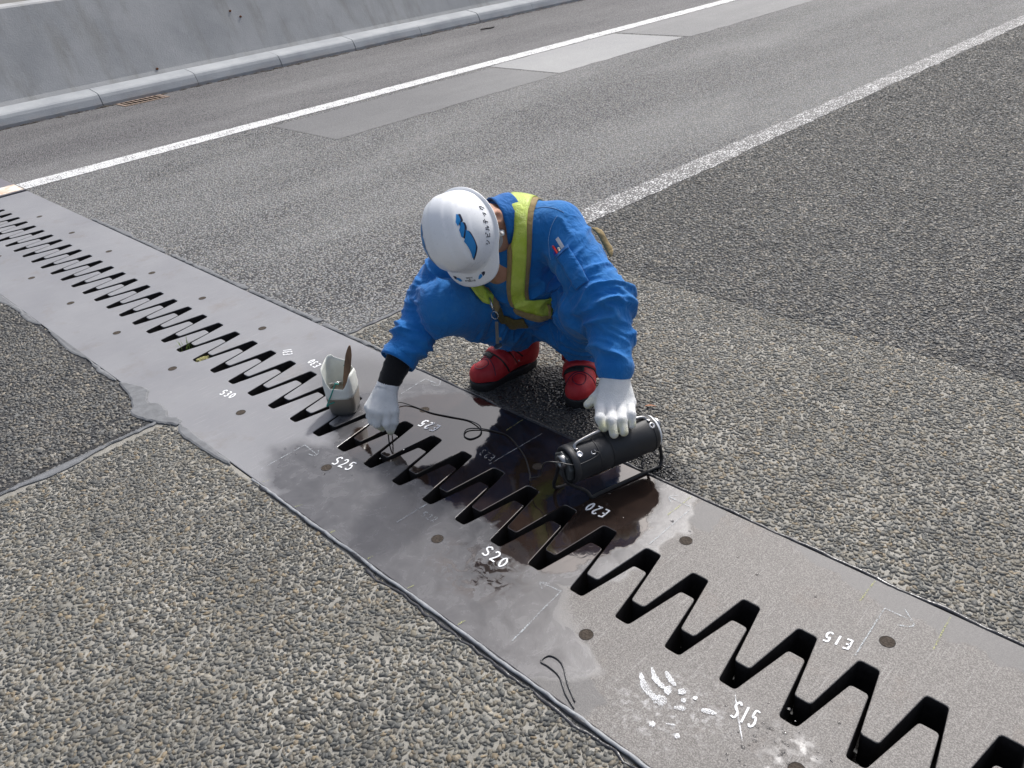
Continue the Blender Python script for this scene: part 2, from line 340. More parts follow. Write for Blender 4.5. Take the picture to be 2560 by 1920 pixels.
# ------------------------------------------------------------------ expansion joint: two steel finger plates
def steel_mat():
    t = NT('finger_plate_steel')
    w1 = t.wobble(11, 0.15, 6); w2 = t.wobble(15, 0.11, 7)
    wet = t.maxm([t.blob(-1.7, 1.36, 0.62, 0.34, 0, 0.10, w1), t.blob(-1.24, 1.36, 0.24, 0.3, 0, 0.08, w1), t.blob(-1.62, 1.0, 0.62, 0.2, 0, 0.16, w1), t.blob(-1.14, 0.93, 0.26, 0.1, 0.1, 0.15, w1)])
    wet = t.math('MAXIMUM', wet, t.math('MULTIPLY', t.math('MULTIPLY', t.blob(-0.46, 1.04, 0.045, 0.09, 0.1, 0.5, w2), t.rng(t.noise(45, 4), .45, .6)), 0.8))
    damp = t.maxm([t.blob(-0.95, 0.89, 0.13, 0.055, 0.0, 0.08, w2), t.blob(-0.35, 1.585, 0.42, 0.05, -0.03, 0.1, w2), t.blob(-1.0, 1.56, 0.05, 0.06, 0.1, 0.1, w2), t.blob(-2.25, 1.45, 0.35, 0.2, 0, 0.7, w1)])
    film = t.maxm([t.blob(-1.62, 1.42, 0.52, 0.26, 0.0, 0.07, w2), t.blob(-1.27, 1.36, 0.19, 0.26, 0, 0.06, w2), t.blob(-1.98, 1.22, 0.14, 0.09, 0.2, 0.1, w2), t.math('MULTIPLY', t.blob(-1.32, 1.02, 0.13, 0.09, 0.0, 0.6, w2), t.rng(t.noise(26, 4, 0.6, dist=1.2), 0.48, 0.56))])
    fine = t.noise(750, 3, 0.7); sp = t.noise(320, 3, 0.65); big = t.noise(2.2, 5, 0.6); mid = t.noise(16, 5, 0.65, dist=0.8)
    drycol = t.mix(t.rng(sp, 0.42, 0.66), (0.108, 0.100, 0.093), (0.252, 0.237, 0.222))
    farcol = t.mix(t.rng(big, 0.35, 0.65), (0.205, 0.206, 0.218), (0.245, 0.246, 0.255))
    sx = t.n.new('ShaderNodeSeparateXYZ'); t.l.new(t.co, sx.inputs[0])
    dry = t.mix(t.rng(sx.outputs['X'], -2.3, -1.0, 0, 1, True), farcol, drycol)
    scr = t.noise(26, 3, .6, co=t.mapping(scale=(9, .35, 1))); dry = t.mix(t.rng(scr, .60, .70, 0, .28), dry, (0.42, 0.41, 0.40)); dry = t.mix(t.rng(t.noise(5, 5, .7), .56, .72, 0, .35), dry, (0.15, 0.115, 0.09))
    wetcol = t.mix(t.rng(mid, 0.35, 0.65), (0.07, 0.069, 0.072), (0.112, 0.11, 0.114))
    c = t.mix(t.math('MULTIPLY', damp, 0.75), dry, (0.085, 0.083, 0.084)); c = t.mix(wet, c, wetcol); c = t.mix(film, c, t.mix(t.rng(mid, .3, .7), (0.018, 0.012, 0.010), (0.036, 0.024, 0.019)))
    scuff = t.blob(-0.70, 0.985, 0.12, 0.08, 0.6, 1.2, w2); c = t.mix(t.math('MULTIPLY', scuff, t.rng(t.noise(70, 5, 0.7), 0.5, 0.72, 0, 0.5)), c, (0.7, 0.7, 0.7))
    r = t.mix(t.rng(fine, 0.3, 0.7), (0.54,) * 3, (0.68,) * 3); r = t.mix(damp, r, (0.5,) * 3); r = t.mix(wet, r, t.mix(t.rng(mid, .35, .65), (0.20,) * 3, (0.30,) * 3)); r = t.mix(film, r, (0.055,) * 3)
    bw = t.n.new('ShaderNodeRGBToBW'); t.l.new(r, bw.inputs[0])
    h = t.math('ADD', t.math('MULTIPLY', fine, 0.6), t.math('MULTIPLY', sp, 0.8))
    flat = t.math('SUBTRACT', 1.0, t.math('MULTIPLY', t.math('MAXIMUM', film, t.math('MULTIPLY', wet, 0.6)), 1.0), True)
    n1 = t.n.new('ShaderNodeBump'); t.l.new(h, n1.inputs['Height']); n1.inputs['Distance'].default_value = 0.0012; t.l.new(t.math('MULTIPLY', flat, 0.6), n1.inputs['Strength'])
    n2 = t.bump(t.noise(38, 3, 0.5, dist=0.6), 0.06, 0.003, n1.outputs[0])
    return t.P(color=c, rough=bw.outputs[0], metal=0.1, ior=t.math('ADD', 1.5, t.math('ADD', t.math('MULTIPLY', wet, 0.02), t.math('MULTIPLY', film, 0.40))), normal=n2)
M_steel = steel_mat()
M_slot = simple('slot_wall_rust_shade', (0.012, 0.009, 0.008), 0.7, 60, 0.5, 0.5)  # rust-black, with the shade inside the slots put into the colour too
PER = 0.142; XO = -1.039
def plate_outline(kind, k0, k1):
    pts = []
    for k in range(k0, k1):
        if kind == 'far': q = [(0, 1.356), (.322, 1.356), (.595, 1.184), (.855, 1.184)]
        else: q = [(-.385, 1.117), (-.103, 1.117), (.112, 1.283), (.395, 1.283)]
        pts += [(XO + PER * (k + a), y) for a, y in q]
    return pts
def round_corners(P, r, seg=3):
    out = []; n = len(P)
    for i in range(n):
        a, b, c = (np.array(P[(i + j) % n], float) for j in (-1, 0, 1))
        u = (a - b) / np.linalg.norm(a - b); v = (c - b) / np.linalg.norm(c - b)
        co = float(np.clip(u @ v, -1, 1)); th = math.acos(co)
        rr = r if (i not in round_corners.skip) else 0
        if rr == 0 or th > 3.0: out.append(tuple(b)); continue
        tl = min(rr / math.tan(th / 2), .45 * np.linalg.norm(a - b), .45 * np.linalg.norm(c - b)); p0 = b + u * tl; p1 = b + v * tl
        for s in range(seg + 1):
            w = s / seg; out.append(tuple((1 - w) ** 2 * p0 + 2 * w * (1 - w) * b + w * w * p1))
    return out
round_corners.skip = set()
def inset(P, d):
    n = len(P); out = []
    A = sum(P[i][0] * P[(i + 1) % n][1] - P[(i + 1) % n][0] * P[i][1] for i in range(n)); sg = 1 if A > 0 else -1
    for i in range(n):
        a, b, c = (np.array(P[(i + j) % n], float) for j in (-1, 0, 1))
        e1 = (b - a) / (np.linalg.norm(b - a) + 1e-12); e2 = (c - b) / (np.linalg.norm(c - b) + 1e-12)
        n1 = np.array((-e1[1], e1[0])) * sg; n2 = np.array((-e2[1], e2[0])) * sg
        m = n1 + n2; m /= max(1e-6, np.linalg.norm(m)); out.append(tuple(b + m * d / max(0.35, float(m @ n1))))
    return out
JOINT = tag(empty('expansion_joint', (-2, 1.23, 0)), 'steel expansion joint of two interlocking toothed plates crossing the road under the worker', 'expansion joint')
PZ = 0.004
def finger_plate(kind, k0, k1, label):
    P = plate_outline(kind, k0, k1); n = len(P)
    if kind == 'far':
        P = P + [(P[-1][0] + .02, P[-1][1]), (P[-1][0] + .02, JY1 - 0.004), (P[0][0] - .02, JY1 - 0.004), (P[0][0] - .02, P[0][1])]
    else:
        P = P + [(P[-1][0] + .02, P[-1][1]), (P[-1][0] + .02, JY0 + 0.003), (P[0][0] - .02, JY0 + 0.003), (P[0][0] - .02, P[0][1])]
    round_corners.skip = set(range(n, len(P)))
    O = round_corners(P, 0.0105, 4)
    rings = [(inset(O, 0.0022), PZ), (inset(O, 0.0007), PZ - 0.0007), (O, PZ - 0.0024), (O, -0.085)]
    V = []; m = len(O)
    for R, z in rings: V += [(x, y, z) for x, y in R]
    F = []
    for a in range(3):
        for i in range(m): F.append((a * m + i, a * m + (i + 1) % m, (a + 1) * m + (i + 1) % m, (a + 1) * m + i))
    bm = bmesh.new(); vs = [bm.verts.new(v) for v in V]
    for f in F: bm.faces.new([vs[i] for i in f])
    from mathutils.geometry import tessellate_polygon
    for tri in tessellate_polygon([[Vector(v) for v in V[:m]]]):
        try: bm.faces.new([vs[i] for i in tri])
        except ValueError: pass
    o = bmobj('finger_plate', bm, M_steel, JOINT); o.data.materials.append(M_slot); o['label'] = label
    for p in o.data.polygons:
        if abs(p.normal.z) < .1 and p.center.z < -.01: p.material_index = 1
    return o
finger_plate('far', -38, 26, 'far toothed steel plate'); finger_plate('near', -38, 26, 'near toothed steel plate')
# shoulder cover plates past the edge line, and the line carried over the steel
M_cover = simple('cover_plate_steel', (0.16, 0.15, 0.165), 0.5, 30, 0.15, 0.1)
for y0, y1 in ((JY0 + .003, 1.228), (1.236, JY1 - .004)):
    bm = bmesh.new(); bx(bm, (-7.7, (y0 + y1) / 2, -0.03), (2.4, y1 - y0, 0.07), None, 0.003); bmobj('cover_plate', bm, M_cover, JOINT)
t = NT('rusty_line_paint'); n = t.noise(11, 5, 0.7)
M_rustline = t.P(color=t.mix(t.rng(n, 0.42, 0.64), (0.74, 0.71, 0.64), (0.56, 0.36, 0.22)), rough=0.7, normal=t.bump(n, 0.3, 0.003))
bm = bmesh.new(); ribbon(bm, [(-6.62, JY1 - 0.006 - 0.02 * k) for k in range(37)], [0.21 + 0.02 * nz(k * .7, 2) for k in range(37)], 0.0062); bmobj('line_paint', bm, M_rustline, JOINT)
# trough and side walls below the teeth
M_trough = simple('rubber_trough', (0.016, 0.013, 0.012), 0.55, 18, 0.5, 0.5, dist=0.01)
bm = bmesh.new(); bx(bm, (-2.5, 1.23, -0.15), (13.0, 0.76, 0.03)); bmobj('drain_trough', bm, M_trough, JOINT)
t = NT('slot_dirt'); g = t.noise(55, 5, 0.7); M_dirt = t.P(color=t.mix(t.rng(g, .4, .65), (0.018, 0.014, 0.011), (0.075, 0.055, 0.04)), rough=0.7, normal=t.bump(g, 1.0, 0.02))
bm = bmesh.new()
rs = random.Random(5)
for k in range(-26, 8):
    for yy in (1.135, 1.33):
        if rs.random() < 0.75:
            c = Vector((XO + PER * (k + (.75 if yy < 1.2 else .16)) + rs.uniform(-.01, .01), yy + rs.uniform(-.02, .02), -0.128))
            r = bmesh.ops.create_icosphere(bm, subdivisions=2, radius=1.0)['verts']; s = (rs.uniform(.018, .035), rs.uniform(.02, .05), rs.uniform(.01, .05))
            for v in r: v.co = c + Vector((v.co.x * s[0], v.co.y * s[1], v.co.z * s[2])) * (1 + .35 * nz(v.co.x * 2 + k, v.co.y * 2, v.co.z * 2))
o = bmobj('slot_dirt', bm, M_dirt, JOINT, True); o['kind'] = 'stuff'
# countersunk bolt plugs
M_plug = simple('bolt_plug', (0.06, 0.048, 0.038), 0.85, 160, 1.0, 0.5, dist=0.004, spec=0.2)
M_plugring = simple('bolt_recess', (0.012, 0.010, 0.009), 0.8, 80, 0.3, 0.3)
bm = bmesh.new(); lathe(bm, [(0.0095, 0.0), (0.0135, 0.0002), (0.0140, -0.0018)][::-1], 24); plugm = bpy.data.meshes.new('bolt_plug')
bm.free(); bm = bmesh.new()
seg = 28; rr = [(0.0172, 0.0003), (0.0160, 0.0006), (0.0148, -0.0008), (0.0135, -0.0004), (0.008, 0.0003), (0.003, 0.0000)]
lathe(bm, rr, seg); bmesh.ops.recalc_face_normals(bm, faces=bm.faces[:]); bm.to_mesh(plugm); bm.free(); plugm.materials.append(M_plug); plugm.materials.append(M_plugring)
for p in plugm.polygons:
    if .0128 < math.hypot(p.center.x, p.center.y) < .0169: p.material_index = 1
for k in range(-9, 5):
    for x, y in ((-0.977 + 0.5286 * k, 1.441), (-0.965 + 0.5271 * k, 1.031)):
        if x < -6.45: continue
        o = bpy.data.objects.new('bolt_plug', plugm); link(o, JOINT); o.location = Vector((x, y, PZ + 0.0002)) - JOINT.location
        o.rotation_euler = (0, 0, rs.uniform(0, 6))

# chalk numbers, arrows and ticks
GL = {'S': [[(.9, .88), (.6, 1), (.2, .9), (.12, .7), (.4, .55), (.75, .42), (.85, .2), (.6, .02), (.1, .08)]],
      '1': [[(.5, 1), (.5, 0)]], '5': [[(.95, 1.0), (.3, .98), (.22, .58), (.6, .62), (.85, .4), (.75, .1), (.4, 0), (.1, .1)]],
      '2': [[(.1, .78), (.25, .97), (.6, 1), (.8, .78), (.6, .45), (.15, .05), (.5, .06), (.95, .02)]],
      '0': [[(.5, 1), (.18, .75), (.15, .3), (.45, .0), (.8, .25), (.85, .7), (.5, 1)]],
      '3': [[(.15, .95), (.6, 1), (.8, .78), (.45, .55), (.82, .35), (.6, .02), (.12, .06)]],
      'E': [[(.9, 1), (.15, .98), (.12, 0), (.92, .02)], [(.14, .5), (.75, .52)]]}
def chalk_mat(name, col, keep):
    t = NT(name); n = t.noise(500, 3, 0.7); n2 = t.noise(40, 4)
    a = t.rng(t.math('ADD', n, t.math('MULTIPLY', n2, 0.4)), 0.86 - keep, 1.0 - keep)
    return t.P(color=col, rough=0.9, alpha=a)
M_chalk = chalk_mat('chalk', (0.84, 0.85, 0.86), 0.58); M_faint = chalk_mat('faint_chalk', (0.58, 0.62, 0.64), 0.20); M_yel = chalk_mat('yellow_crayon', (0.50, 0.52, 0.2), 0.19); M_smear = chalk_mat('chalk_smear', (0.85, 0.86, 0.87), 0.24)
CZ = PZ + 0.0006
def chalk_text(s, B0, B1, T0, wid, mat=None, label=None):
    B0, B1, T0 = (np.array(q, float) for q in (B0, B1, T0)); U = B1 - B0; Vv = T0 - B0; n = len(s); bm = bmesh.new()
    for i, ch in enumerate(s):
        for st in GL[ch]:
            P = [B0 + U * ((i + .08 + .84 * (x * .8 + .1)) / n) + Vv * (y + .05 * nz(i, x * 3, y * 2)) for x, y in st]
            P = spline(P, 5) if len(P) > 2 and ch != 'E' else [P[0] + (P[-1] - P[0]) * k / 6 for k in range(7)] if len(P) == 2 else sum([[P[j] + (P[j + 1] - P[j]) * k / 5 for k in range(5)] for j in range(len(P) - 1)], []) + [P[-1]]
            ribbon(bm, P, [wid * (1 + .35 * nz(k * .5, i * 3.1)) for k in range(len(P))], CZ)
    o = bmobj('chalk_number', bm, mat or M_chalk, JOINT); o['label'] = label or ('chalk number reading ' + s); return o
chalk_text('S15', (-.602, 1.052), (-.545, 1.058), (-.610, 1.094), .0046)
chalk_text('S20', (-1.362, 1.067), (-1.268, 1.062), (-1.368, 1.101), .0048)
chalk_text('S25', (-2.030, 1.052), (-1.945, 1.066), (-2.040, 1.090), .0050)
chalk_text('S22', (-1.609, 1.065), (-1.549, 1.069), (-1.612, 1.086), .0028, M_faint)
chalk_text('S30', (-2.735, 1.046), (-2.661, 1.060), (-2.745, 1.076), .0055)
chalk_text('E15', (-.500, 1.396), (-.562, 1.386), (-.497, 1.366), .0048)
chalk_text('E20', (-1.201, 1.412), (-1.272, 1.408), (-1.200, 1.377), .0052)
chalk_text('E25', (-1.905, 1.406), (-1.985, 1.400), (-1.902, 1.370), .0068)
chalk_text('E23', (-1.640, 1.398), (-1.705, 1.403), (-1.633, 1.371), .0026, M_faint)
chalk_text('E30', (-2.603, 1.408), (-2.673, 1.416), (-2.602, 1.378), .0055)
chalk_text('E31', (-2.775, 1.386), (-2.822, 1.412), (-2.795, 1.360), .0055)
def chalk_line(segs, wid, mat, name='chalk_arrow'):
    bm = bmesh.new()
    for P in segs:
        Q = []
        for a, b in zip(P, P[1:]):
            n = max(2, int(math.dist(a, b) / .012)); Q += [(a[0] + (b[0] - a[0]) * k / n + .0012 * nz(k * .7, a[0] * 9), a[1] + (b[1] - a[1]) * k / n + .0012 * nz(k * .7, a[1] * 9 + 4)) for k in range(n)]
        Q.append(P[-1]); ribbon(bm, Q, [wid * (1 + .4 * nz(k * .6, P[0][0] * 5)) for k in range(len(Q))], CZ + .0001)
    return bmobj(name, bm, mat, JOINT)
chalk_line([[(-2.179, .895), (-2.183, 1.058), (-2.102, 1.052)], spline([(-2.121, 1.07), (-2.104, 1.056), (-2.108, 1.042), (-2.128, 1.037)], 4)], .0034, M_faint)
chalk_line([[(-1.634, 1.004), (-1.63, 1.112)]], .0036, M_faint)
chalk_line([[(-1.082, .906), (-1.103, 1.097), (-1.162, 1.087)], spline([(-1.141, 1.098), (-1.162, 1.087), (-1.145, 1.074)], 4)], .0034, M_faint)
chalk_line([[(-1.041, 1.368), (-1.041, 1.555)], [(-1.035, 1.562), (-1.118, 1.562)], spline([(-1.102, 1.583), (-1.118, 1.562), (-1.101, 1.547)], 4)], .0026, M_faint)
chalk_line([[(-.483, 1.36), (-.496, 1.531), (-.436, 1.533)], spline([(-.462, 1.557), (-.428, 1.527), (-.431, 1.512), (-.453, 1.501)], 4)], .0032, M_faint)
chalk_line([[(-2.182, 1.459), (-2.194, 1.579), (-2.137, 1.582)], spline([(-2.14, 1.606), (-2.117, 1.574), (-2.146, 1.566)], 4)], .0028, M_faint)
chalk_line([[(-1.629, 1.259 + .1), (-1.616, 1.578)]], .0022, M_faint)
for a, b in (((-2.114, .862), (-2.106, .88)), ((-1.926, .857), (-1.918, .877)), ((-1.746, .857), (-1.742, .873)), ((-1.576, .859), (-1.573, .875)), ((-1.406, .857), (-1.402, .876)), ((-1.216, .857), (-1.213, .878)), ((-.548, 1.518), (-.551, 1.602)), ((-.366, 1.482), (-.376, 1.597)), ((-1.074, 1.494), (-1.071, 1.6)), ((-1.72, 1.52), (-1.722, 1.6)), ((-1.5, 1.53), (-1.502, 1.6))):
    chalk_line([[a, b]], .0034, M_yel, 'crayon_tick')
for P, wd in (([(-.803, 1.023), (-.776, 1.001), (-.753, .992), (-.731, .991)], .013), ([(-.794, 1.051), (-.769, 1.031), (-.749, 1.025), (-.731, 1.025)], .011), ([(-.764, 1.062), (-.746, 1.051), (-.725, 1.043)], .010), ([(-.713, 1.043), (-.7, 1.036)], .016), ([(-.745, .989), (-.728, .992), (-.716, 1.0)], .022), ([(-.738, 1.02), (-.724, 1.027)], .02), ([(-.696, 1.021), (-.687, 1.026)], .009), ([(-.681, 1.043), (-.672, 1.045)], .009), ([(-.696, .996), (-.675, 1.009)], .009), ([(-.65, 1.027), (-.638, 1.033), (-.622, 1.04)], .011), ([(-.685, .953), (-.668, .963)], .004), ([(-.619, 1.105), (-.585, 1.062), (-.548, 1.018)], .003), ([(-.71, .93), (-.70, .938)], .012), ([(-.655, .94), (-.648, .948)], .012)):
    bm = bmesh.new(); Q = spline(P, 7); ribbon(bm, Q, [wd * 1.15 * (1 + .5 * nz(k * .6, P[0][0] * 31)) * (.35 + .65 * min(1, 3 * min(k + .3, len(Q) - .7 - k) / len(Q))) for k in range(len(Q))], CZ + .0003 + .0004 * rs.random())
    bmobj('chalk_smear', bm, M_smear, JOINT)

# sealant beads and mortar smears along the plate edges
t = NT('black_sealant'); n = t.noise(60, 4)
M_seal = t.P(color=t.mix(t.noise(20, 3), (0.018, 0.018, 0.02), (0.06, 0.06, 0.065)), rough=t.rng(n, .3, .7, .16, .4), normal=t.bump(n, .4, .006))
M_sealg = simple('grey_sealant', (0.26, 0.27, 0.28), 0.55, 60, 0.5, 0.2)
def bead(x0, x1, yc, r0, r1, mat, seed, step=.014, z=.004, amp=.008):
    bm = bmesh.new(); P = []; Rr = []; x = x0
    while x <= x1:
        P.append((x, yc + amp * nz(x * 9, seed) + amp * .5 * nz(x * 31, seed + 2), z)); Rr.append(r0 + (r1 - r0) * (.5 + .5 * nz(x * 14, seed + 5)) + .3 * r0 * nz(x * 60, seed)); x += step
    rings = tube(bm, P, Rr, 8)
    for v in bm.verts: v.co.z = z + (v.co.z - z) * .75
    return bmobj('sealant_bead', bm, mat, JOINT, True)
bead(-2.1, .6, .846, .003, .0085, M_seal, 1, z=.004, amp=.006); bead(-1.55, -.55, .834, .001, .0085, M_seal, 4, amp=.014, z=.001); bead(-2.4, .6, JY1 + .002, .0035, .0085, M_seal, 7, z=.002, amp=.006)
bead(-2.15, .2, .8465, .002, .0075, M_sealg, 9, z=.007, amp=.006)
# loop of squeezed-out sealant on the near plate
bm = bmesh.new(); P = spline([(-.86, .872, .006), (-.9, .895, .006), (-.95, .93, .006), (-.985, .93, .006), (-.99, .905, .006), (-.965, .905, .006), (-.93, .9, .006), (-.89, .875, .006), (-.85, .858, .006)], 8); tube(bm, P, [.0016 + .0008 * nz(k * .4, 3) for k in range(len(P))], 7); bmobj('sealant_bead', bm, M_seal, JOINT, True)
M_smearm = simple('cement_smear', (0.155, 0.16, 0.166), 0.8, 35, 0.6, 0.16)
def smear(P, z, h, seed, name='cement_smear', sub=6):
    """thin ragged slab of hand-laid cement with a raised, uneven top"""
    Q = spline(P, sub, True); Q = [(x + .007 * nz(x * 40, y * 40, seed) + .004 * nz(x * 110, y * 110, seed), y + .007 * nz(x * 40, y * 40, seed + 5)) for x, y in Q]
    c = np.mean(np.array(Q), 0); bm = bmesh.new(); v = []
    lo = [bm.verts.new((x, y, z - .01)) for x, y in Q]; hi = [bm.verts.new((x, y, z + h * .6)) for x, y in Q]; n = len(Q)
    ins = [bm.verts.new((x, y, z + h * (1 + .3 * nz(x * 30, y * 30)))) for x, y in inset(Q, .006)]
    for i in range(n):
        bm.faces.new((lo[i], lo[(i + 1) % n], hi[(i + 1) % n], hi[i])); bm.faces.new((hi[i], hi[(i + 1) % n], ins[(i + 1) % n], ins[i]))
    f = bm.faces.new(ins); bmesh.ops.triangulate(bm, faces=[f])
    return bmobj(name, bm, M_smearm, JOINT)
smear([(-3.137, .846), (-3.06, .88), (-2.979, .893), (-2.93, .862), (-2.888, .853), (-2.85, .872), (-2.78, .868), (-2.737, .853), (-2.70, .872), (-2.665, .869), (-2.66, .845), (-2.70, .822), (-2.78, .79), (-2.86, .772), (-2.932, .805), (-3.02, .828)], .001, .008, 2)
smear([(-3.9, .852), (-3.6, .853), (-3.35, .853), (-3.18, .851), (-3.2, .838), (-3.32, .832), (-3.45, .846), (-3.6, .828), (-3.8, .838)], .001, .006, 6)
smear([(-4.9, .853), (-4.5, .853), (-4.1, .853), (-4.0, .847), (-4.1, .825), (-4.3, .835), (-4.5, .815), (-4.7, .825)], .001, .006, 8)
smear([(-2.66, .862), (-2.55, .856), (-2.3, .853), (-2.32, .835), (-2.45, .828), (-2.6, .826)], .001, .007, 12)
for seed, x0, x1 in ((3, -5.35, -4.4), (5, -4.3, -3.55), (7, -3.5, -2.95), (9, -2.9, -2.35)):
    k = 9; xs = np.linspace(x0, x1, k)
    smear([(x, JY1 + .001) for x in xs] + [(x, JY1 + .012 + .022 * max(0, .4 + 1.2 * nz(x * 6, seed))) for x in xs[::-1]], .001, .006, seed)
# cement seams running along the lane edge on either side
smear([(-2.742, y) for y in np.linspace(-.2, .8, 12)] + [(-2.728 + .008 * nz(y * 4, 2) + (.02 if .38 < y < .6 else 0), y) for y in np.linspace(.8, -.2, 12)], .001, .006, 15)
smear([(-2.748, y) for y in np.linspace(1.64, 2.72, 12)] + [(-2.735 + .008 * nz(y * 4, 2), y) for y in np.linspace(2.72, 1.64, 12)], .001, .006, 16)
t = NT('water'); M_water = t.P(color=(1, 1, 1), rough=0.0, trans=1.0, ior=1.333)
bm = bmesh.new()
for k in range(70):
    cx, cy = (rs.gauss(-.5, .05), rs.gauss(1.06, .06)) if k < 40 else (rs.gauss(-2.02, .08), rs.gauss(1.2, .05)) if k < 58 else (rs.uniform(-1.3, -.6), rs.uniform(1.38, 1.5))
    if 1.117 < cy < 1.356 and abs(cy - 1.2) < .16 and k >= 40 and rs.random() < .6: cy = rs.uniform(1.0, 1.1)
    r = rs.uniform(.0015, .0045); vs = bmesh.ops.create_icosphere(bm, subdivisions=2, radius=r)['verts']
    for v in vs: v.co = Vector((cx + v.co.x * 1.2, cy + v.co.y, PZ + max(-.0003, v.co.z * .55)))
tag(bmobj('water_drops', bm, M_water, None, True), kind='stuff')
# ------------------------------------------------------------------ barrier, kerb, drain grate
t = NT('barrier_concrete')
n1 = t.noise(1.6, 6, .65); st = t.noise(2.2, 5, .65, co=t.mapping(scale=(1, 2.6, .35))); fi = t.noise(70, 4); pit = t.voro(38)
c = t.mix(t.rng(n1, .35, .65), (0.33, 0.335, 0.335), (0.43, 0.43, 0.425)); c = t.mix(t.rng(st, .50, .72, 0, .5), c, (0.22, 0.21, 0.175))
c = t.mix(t.rng(t.noise(5, 5, .7), .6, .75, 0, .35), c, (0.5, 0.5, 0.5))
c = t.mix(t.math('MULTIPLY', t.rng(pit.outputs['Distance'], .07, .04), t.rng(t.noise(3, 3), .5, .6)), c, (0.12, 0.11, 0.1))
M_conc = t.P(color=c, rough=.85, normal=t.bump(t.math('ADD', fi, t.math('MULTIPLY', n1, 2)), .35, .006))
t = NT('kerb_concrete'); n1 = t.noise(3, 5, .6); fi = t.noise(90, 4)
c = t.mix(t.rng(n1, .35, .65), (0.30, 0.315, 0.33), (0.385, 0.40, 0.41)); sx = t.n.new('ShaderNodeSeparateXYZ'); t.l.new(t.co, sx.inputs[0])
low = t.math('MULTIPLY', t.rng(sx.outputs['Z'], .07, .0), t.rng(t.noise(4, 5, .7), .42, .66)); c = t.mix(t.math('MULTIPLY', low, .6), c, (0.33, 0.24, 0.17))
M_kerb = t.P(color=c, rough=.8, normal=t.bump(t.math('ADD', fi, n1), .4, .006))
def extrude_profile(bm, prof, y0, y1, step=None, wob=0.0, seed=0):
    ys = [y0, y1] if not step else list(np.arange(y0, y1, step)) + [y1]; rings = []
    for y in ys: rings.append([bm.verts.new((x + wob * nz(y * 2, z * 3, seed), y, z + wob * .5 * nz(y * 2, z * 3 + 9, seed))) for x, z in prof])
    for a, b in zip(rings, rings[1:]):
        for k in range(len(prof) - 1): bm.faces.new((a[k], b[k], b[k + 1], a[k + 1]))
        bm.faces.new((a[-1], b[-1], b[0], a[0]))
    bm.faces.new(rings[0]); bm.faces.new(rings[-1][::-1])
BAR = tag(empty('concrete_barrier', (-9.5, 6, 0)), 'long sloped grey concrete barrier wall with stained face along the road shoulder', 'barrier')
wall = [(-9.20, -.3), (-9.20, .14), (-9.235, .187), (-9.585, .93), (-9.605, .945), (-9.84, .955), (-9.86, .94), (-10.1, -.3)]
for y0, y1 in ((-8, 30), (30.012, 70)):
    bm = bmesh.new(); extrude_profile(bm, wall, y0, y1, .5 if y0 < 0 else None, .004); bmobj('wall_section', bm, M_conc, BAR)
M_rust = simple('rust', (0.16, 0.065, 0.03), .85, 200, .8, .4)
for y, z in ((4.96, .6), (5.9, .86), (2.0, .75), (5.05, .53), (7.7, .5), (3.9, .2)):
    bm = bmesh.new(); x = -9.235 - (z - .19) * .473; r = bmesh.ops.create_icosphere(bm, subdivisions=2, radius=.012)['verts']
    for v in r: v.co = Vector((x + v.co.x * .6 + .002, y + v.co.y * (1.3 + .5 * nz(v.co.x * 90, v.co.z * 90)), z + v.co.z * (1 + .5 * nz(v.co.y * 90, 4))))
    bmobj('rust_spot', bm, M_rust, BAR)
KERB = tag(empty('kerb', (-9.05, 6, 0)), 'pale concrete kerb blocks with open joints at the foot of the barrier', 'kerb')
kp = [(-8.945, -.1), (-8.952, .03), (-8.978, .085), (-8.995, .110), (-9.015, .122), (-9.05, .130), (-9.20, .152), (-9.20, -.1)]
for k in range(-9, 40):
    y0 = 3.155 + 1.012 * k + .004; bm = bmesh.new(); dx = .008 * nz(k * 1.7, 4)
    extrude_profile(bm, [(x + dx, z + .004 * nz(k * 2.3, 1)) for x, z in kp[:-2]] + kp[-2:], y0, y0 + 1.0065, .1, .0035, k); bmobj('kerb_block', bm, M_kerb, KERB)
bm = bmesh.new(); bx(bm, (-9.08, 15, .04), (.2, 52, .08)); bmobj('joint_mortar', bm, M_dirt, KERB)
# dirt gathered along the kerb foot
bm = bmesh.new()
for k in range(520):
    y = rs.uniform(1.7, 16); r = rs.uniform(.004, .018) * (1.6 if rs.random() < .1 else 1); vs = bmesh.ops.create_icosphere(bm, subdivisions=1, radius=r)['verts']; x = -8.945 + abs(rs.gauss(0, .022))
    for v in vs: v.co = Vector((x + v.co.x, y + v.co.y * 2.6, v.co.z * .6))
tag(bmobj('kerb_dirt', bm, M_dirt), kind='stuff')
M_grate = simple('grate_iron', (0.22, 0.16, 0.12), .75, 60, .5, .3)
GR = tag(empty('drain_grate', (-8.82, 3.495, 0)), 'rusty slotted drain grate lying at the foot of the kerb', 'drain grate')
GX, GY = -8.822, 3.495
bm = bmesh.new(); bx(bm, (GX, GY, .002), (.21, .41, .003)); bmobj('gully_dark', bm, simple('gully_shade', (0.004, 0.004, 0.004), 1.0, 40, 0, .1, spec=0), GR)  # thin black sheet standing in for the dark depth below the bars
for s in (-1, 1):
    bm = bmesh.new(); bx(bm, (GX + s * .108, GY, .001), (.026, .46, .010), None, .002); bmobj('frame_bar', bm, M_grate, GR)
    bm = bmesh.new(); bx(bm, (GX, GY + s * .213, .0008), (.188, .034, .010), None, .002); bmobj('frame_bar', bm, M_grate, GR)
for k in range(8):
    bm = bmesh.new(); bx(bm, (GX, GY - .1725 + .0493 * k, .0062), (.189, .019, .004), None, .0008); bmobj('grate_bar', bm, M_grate, GR)
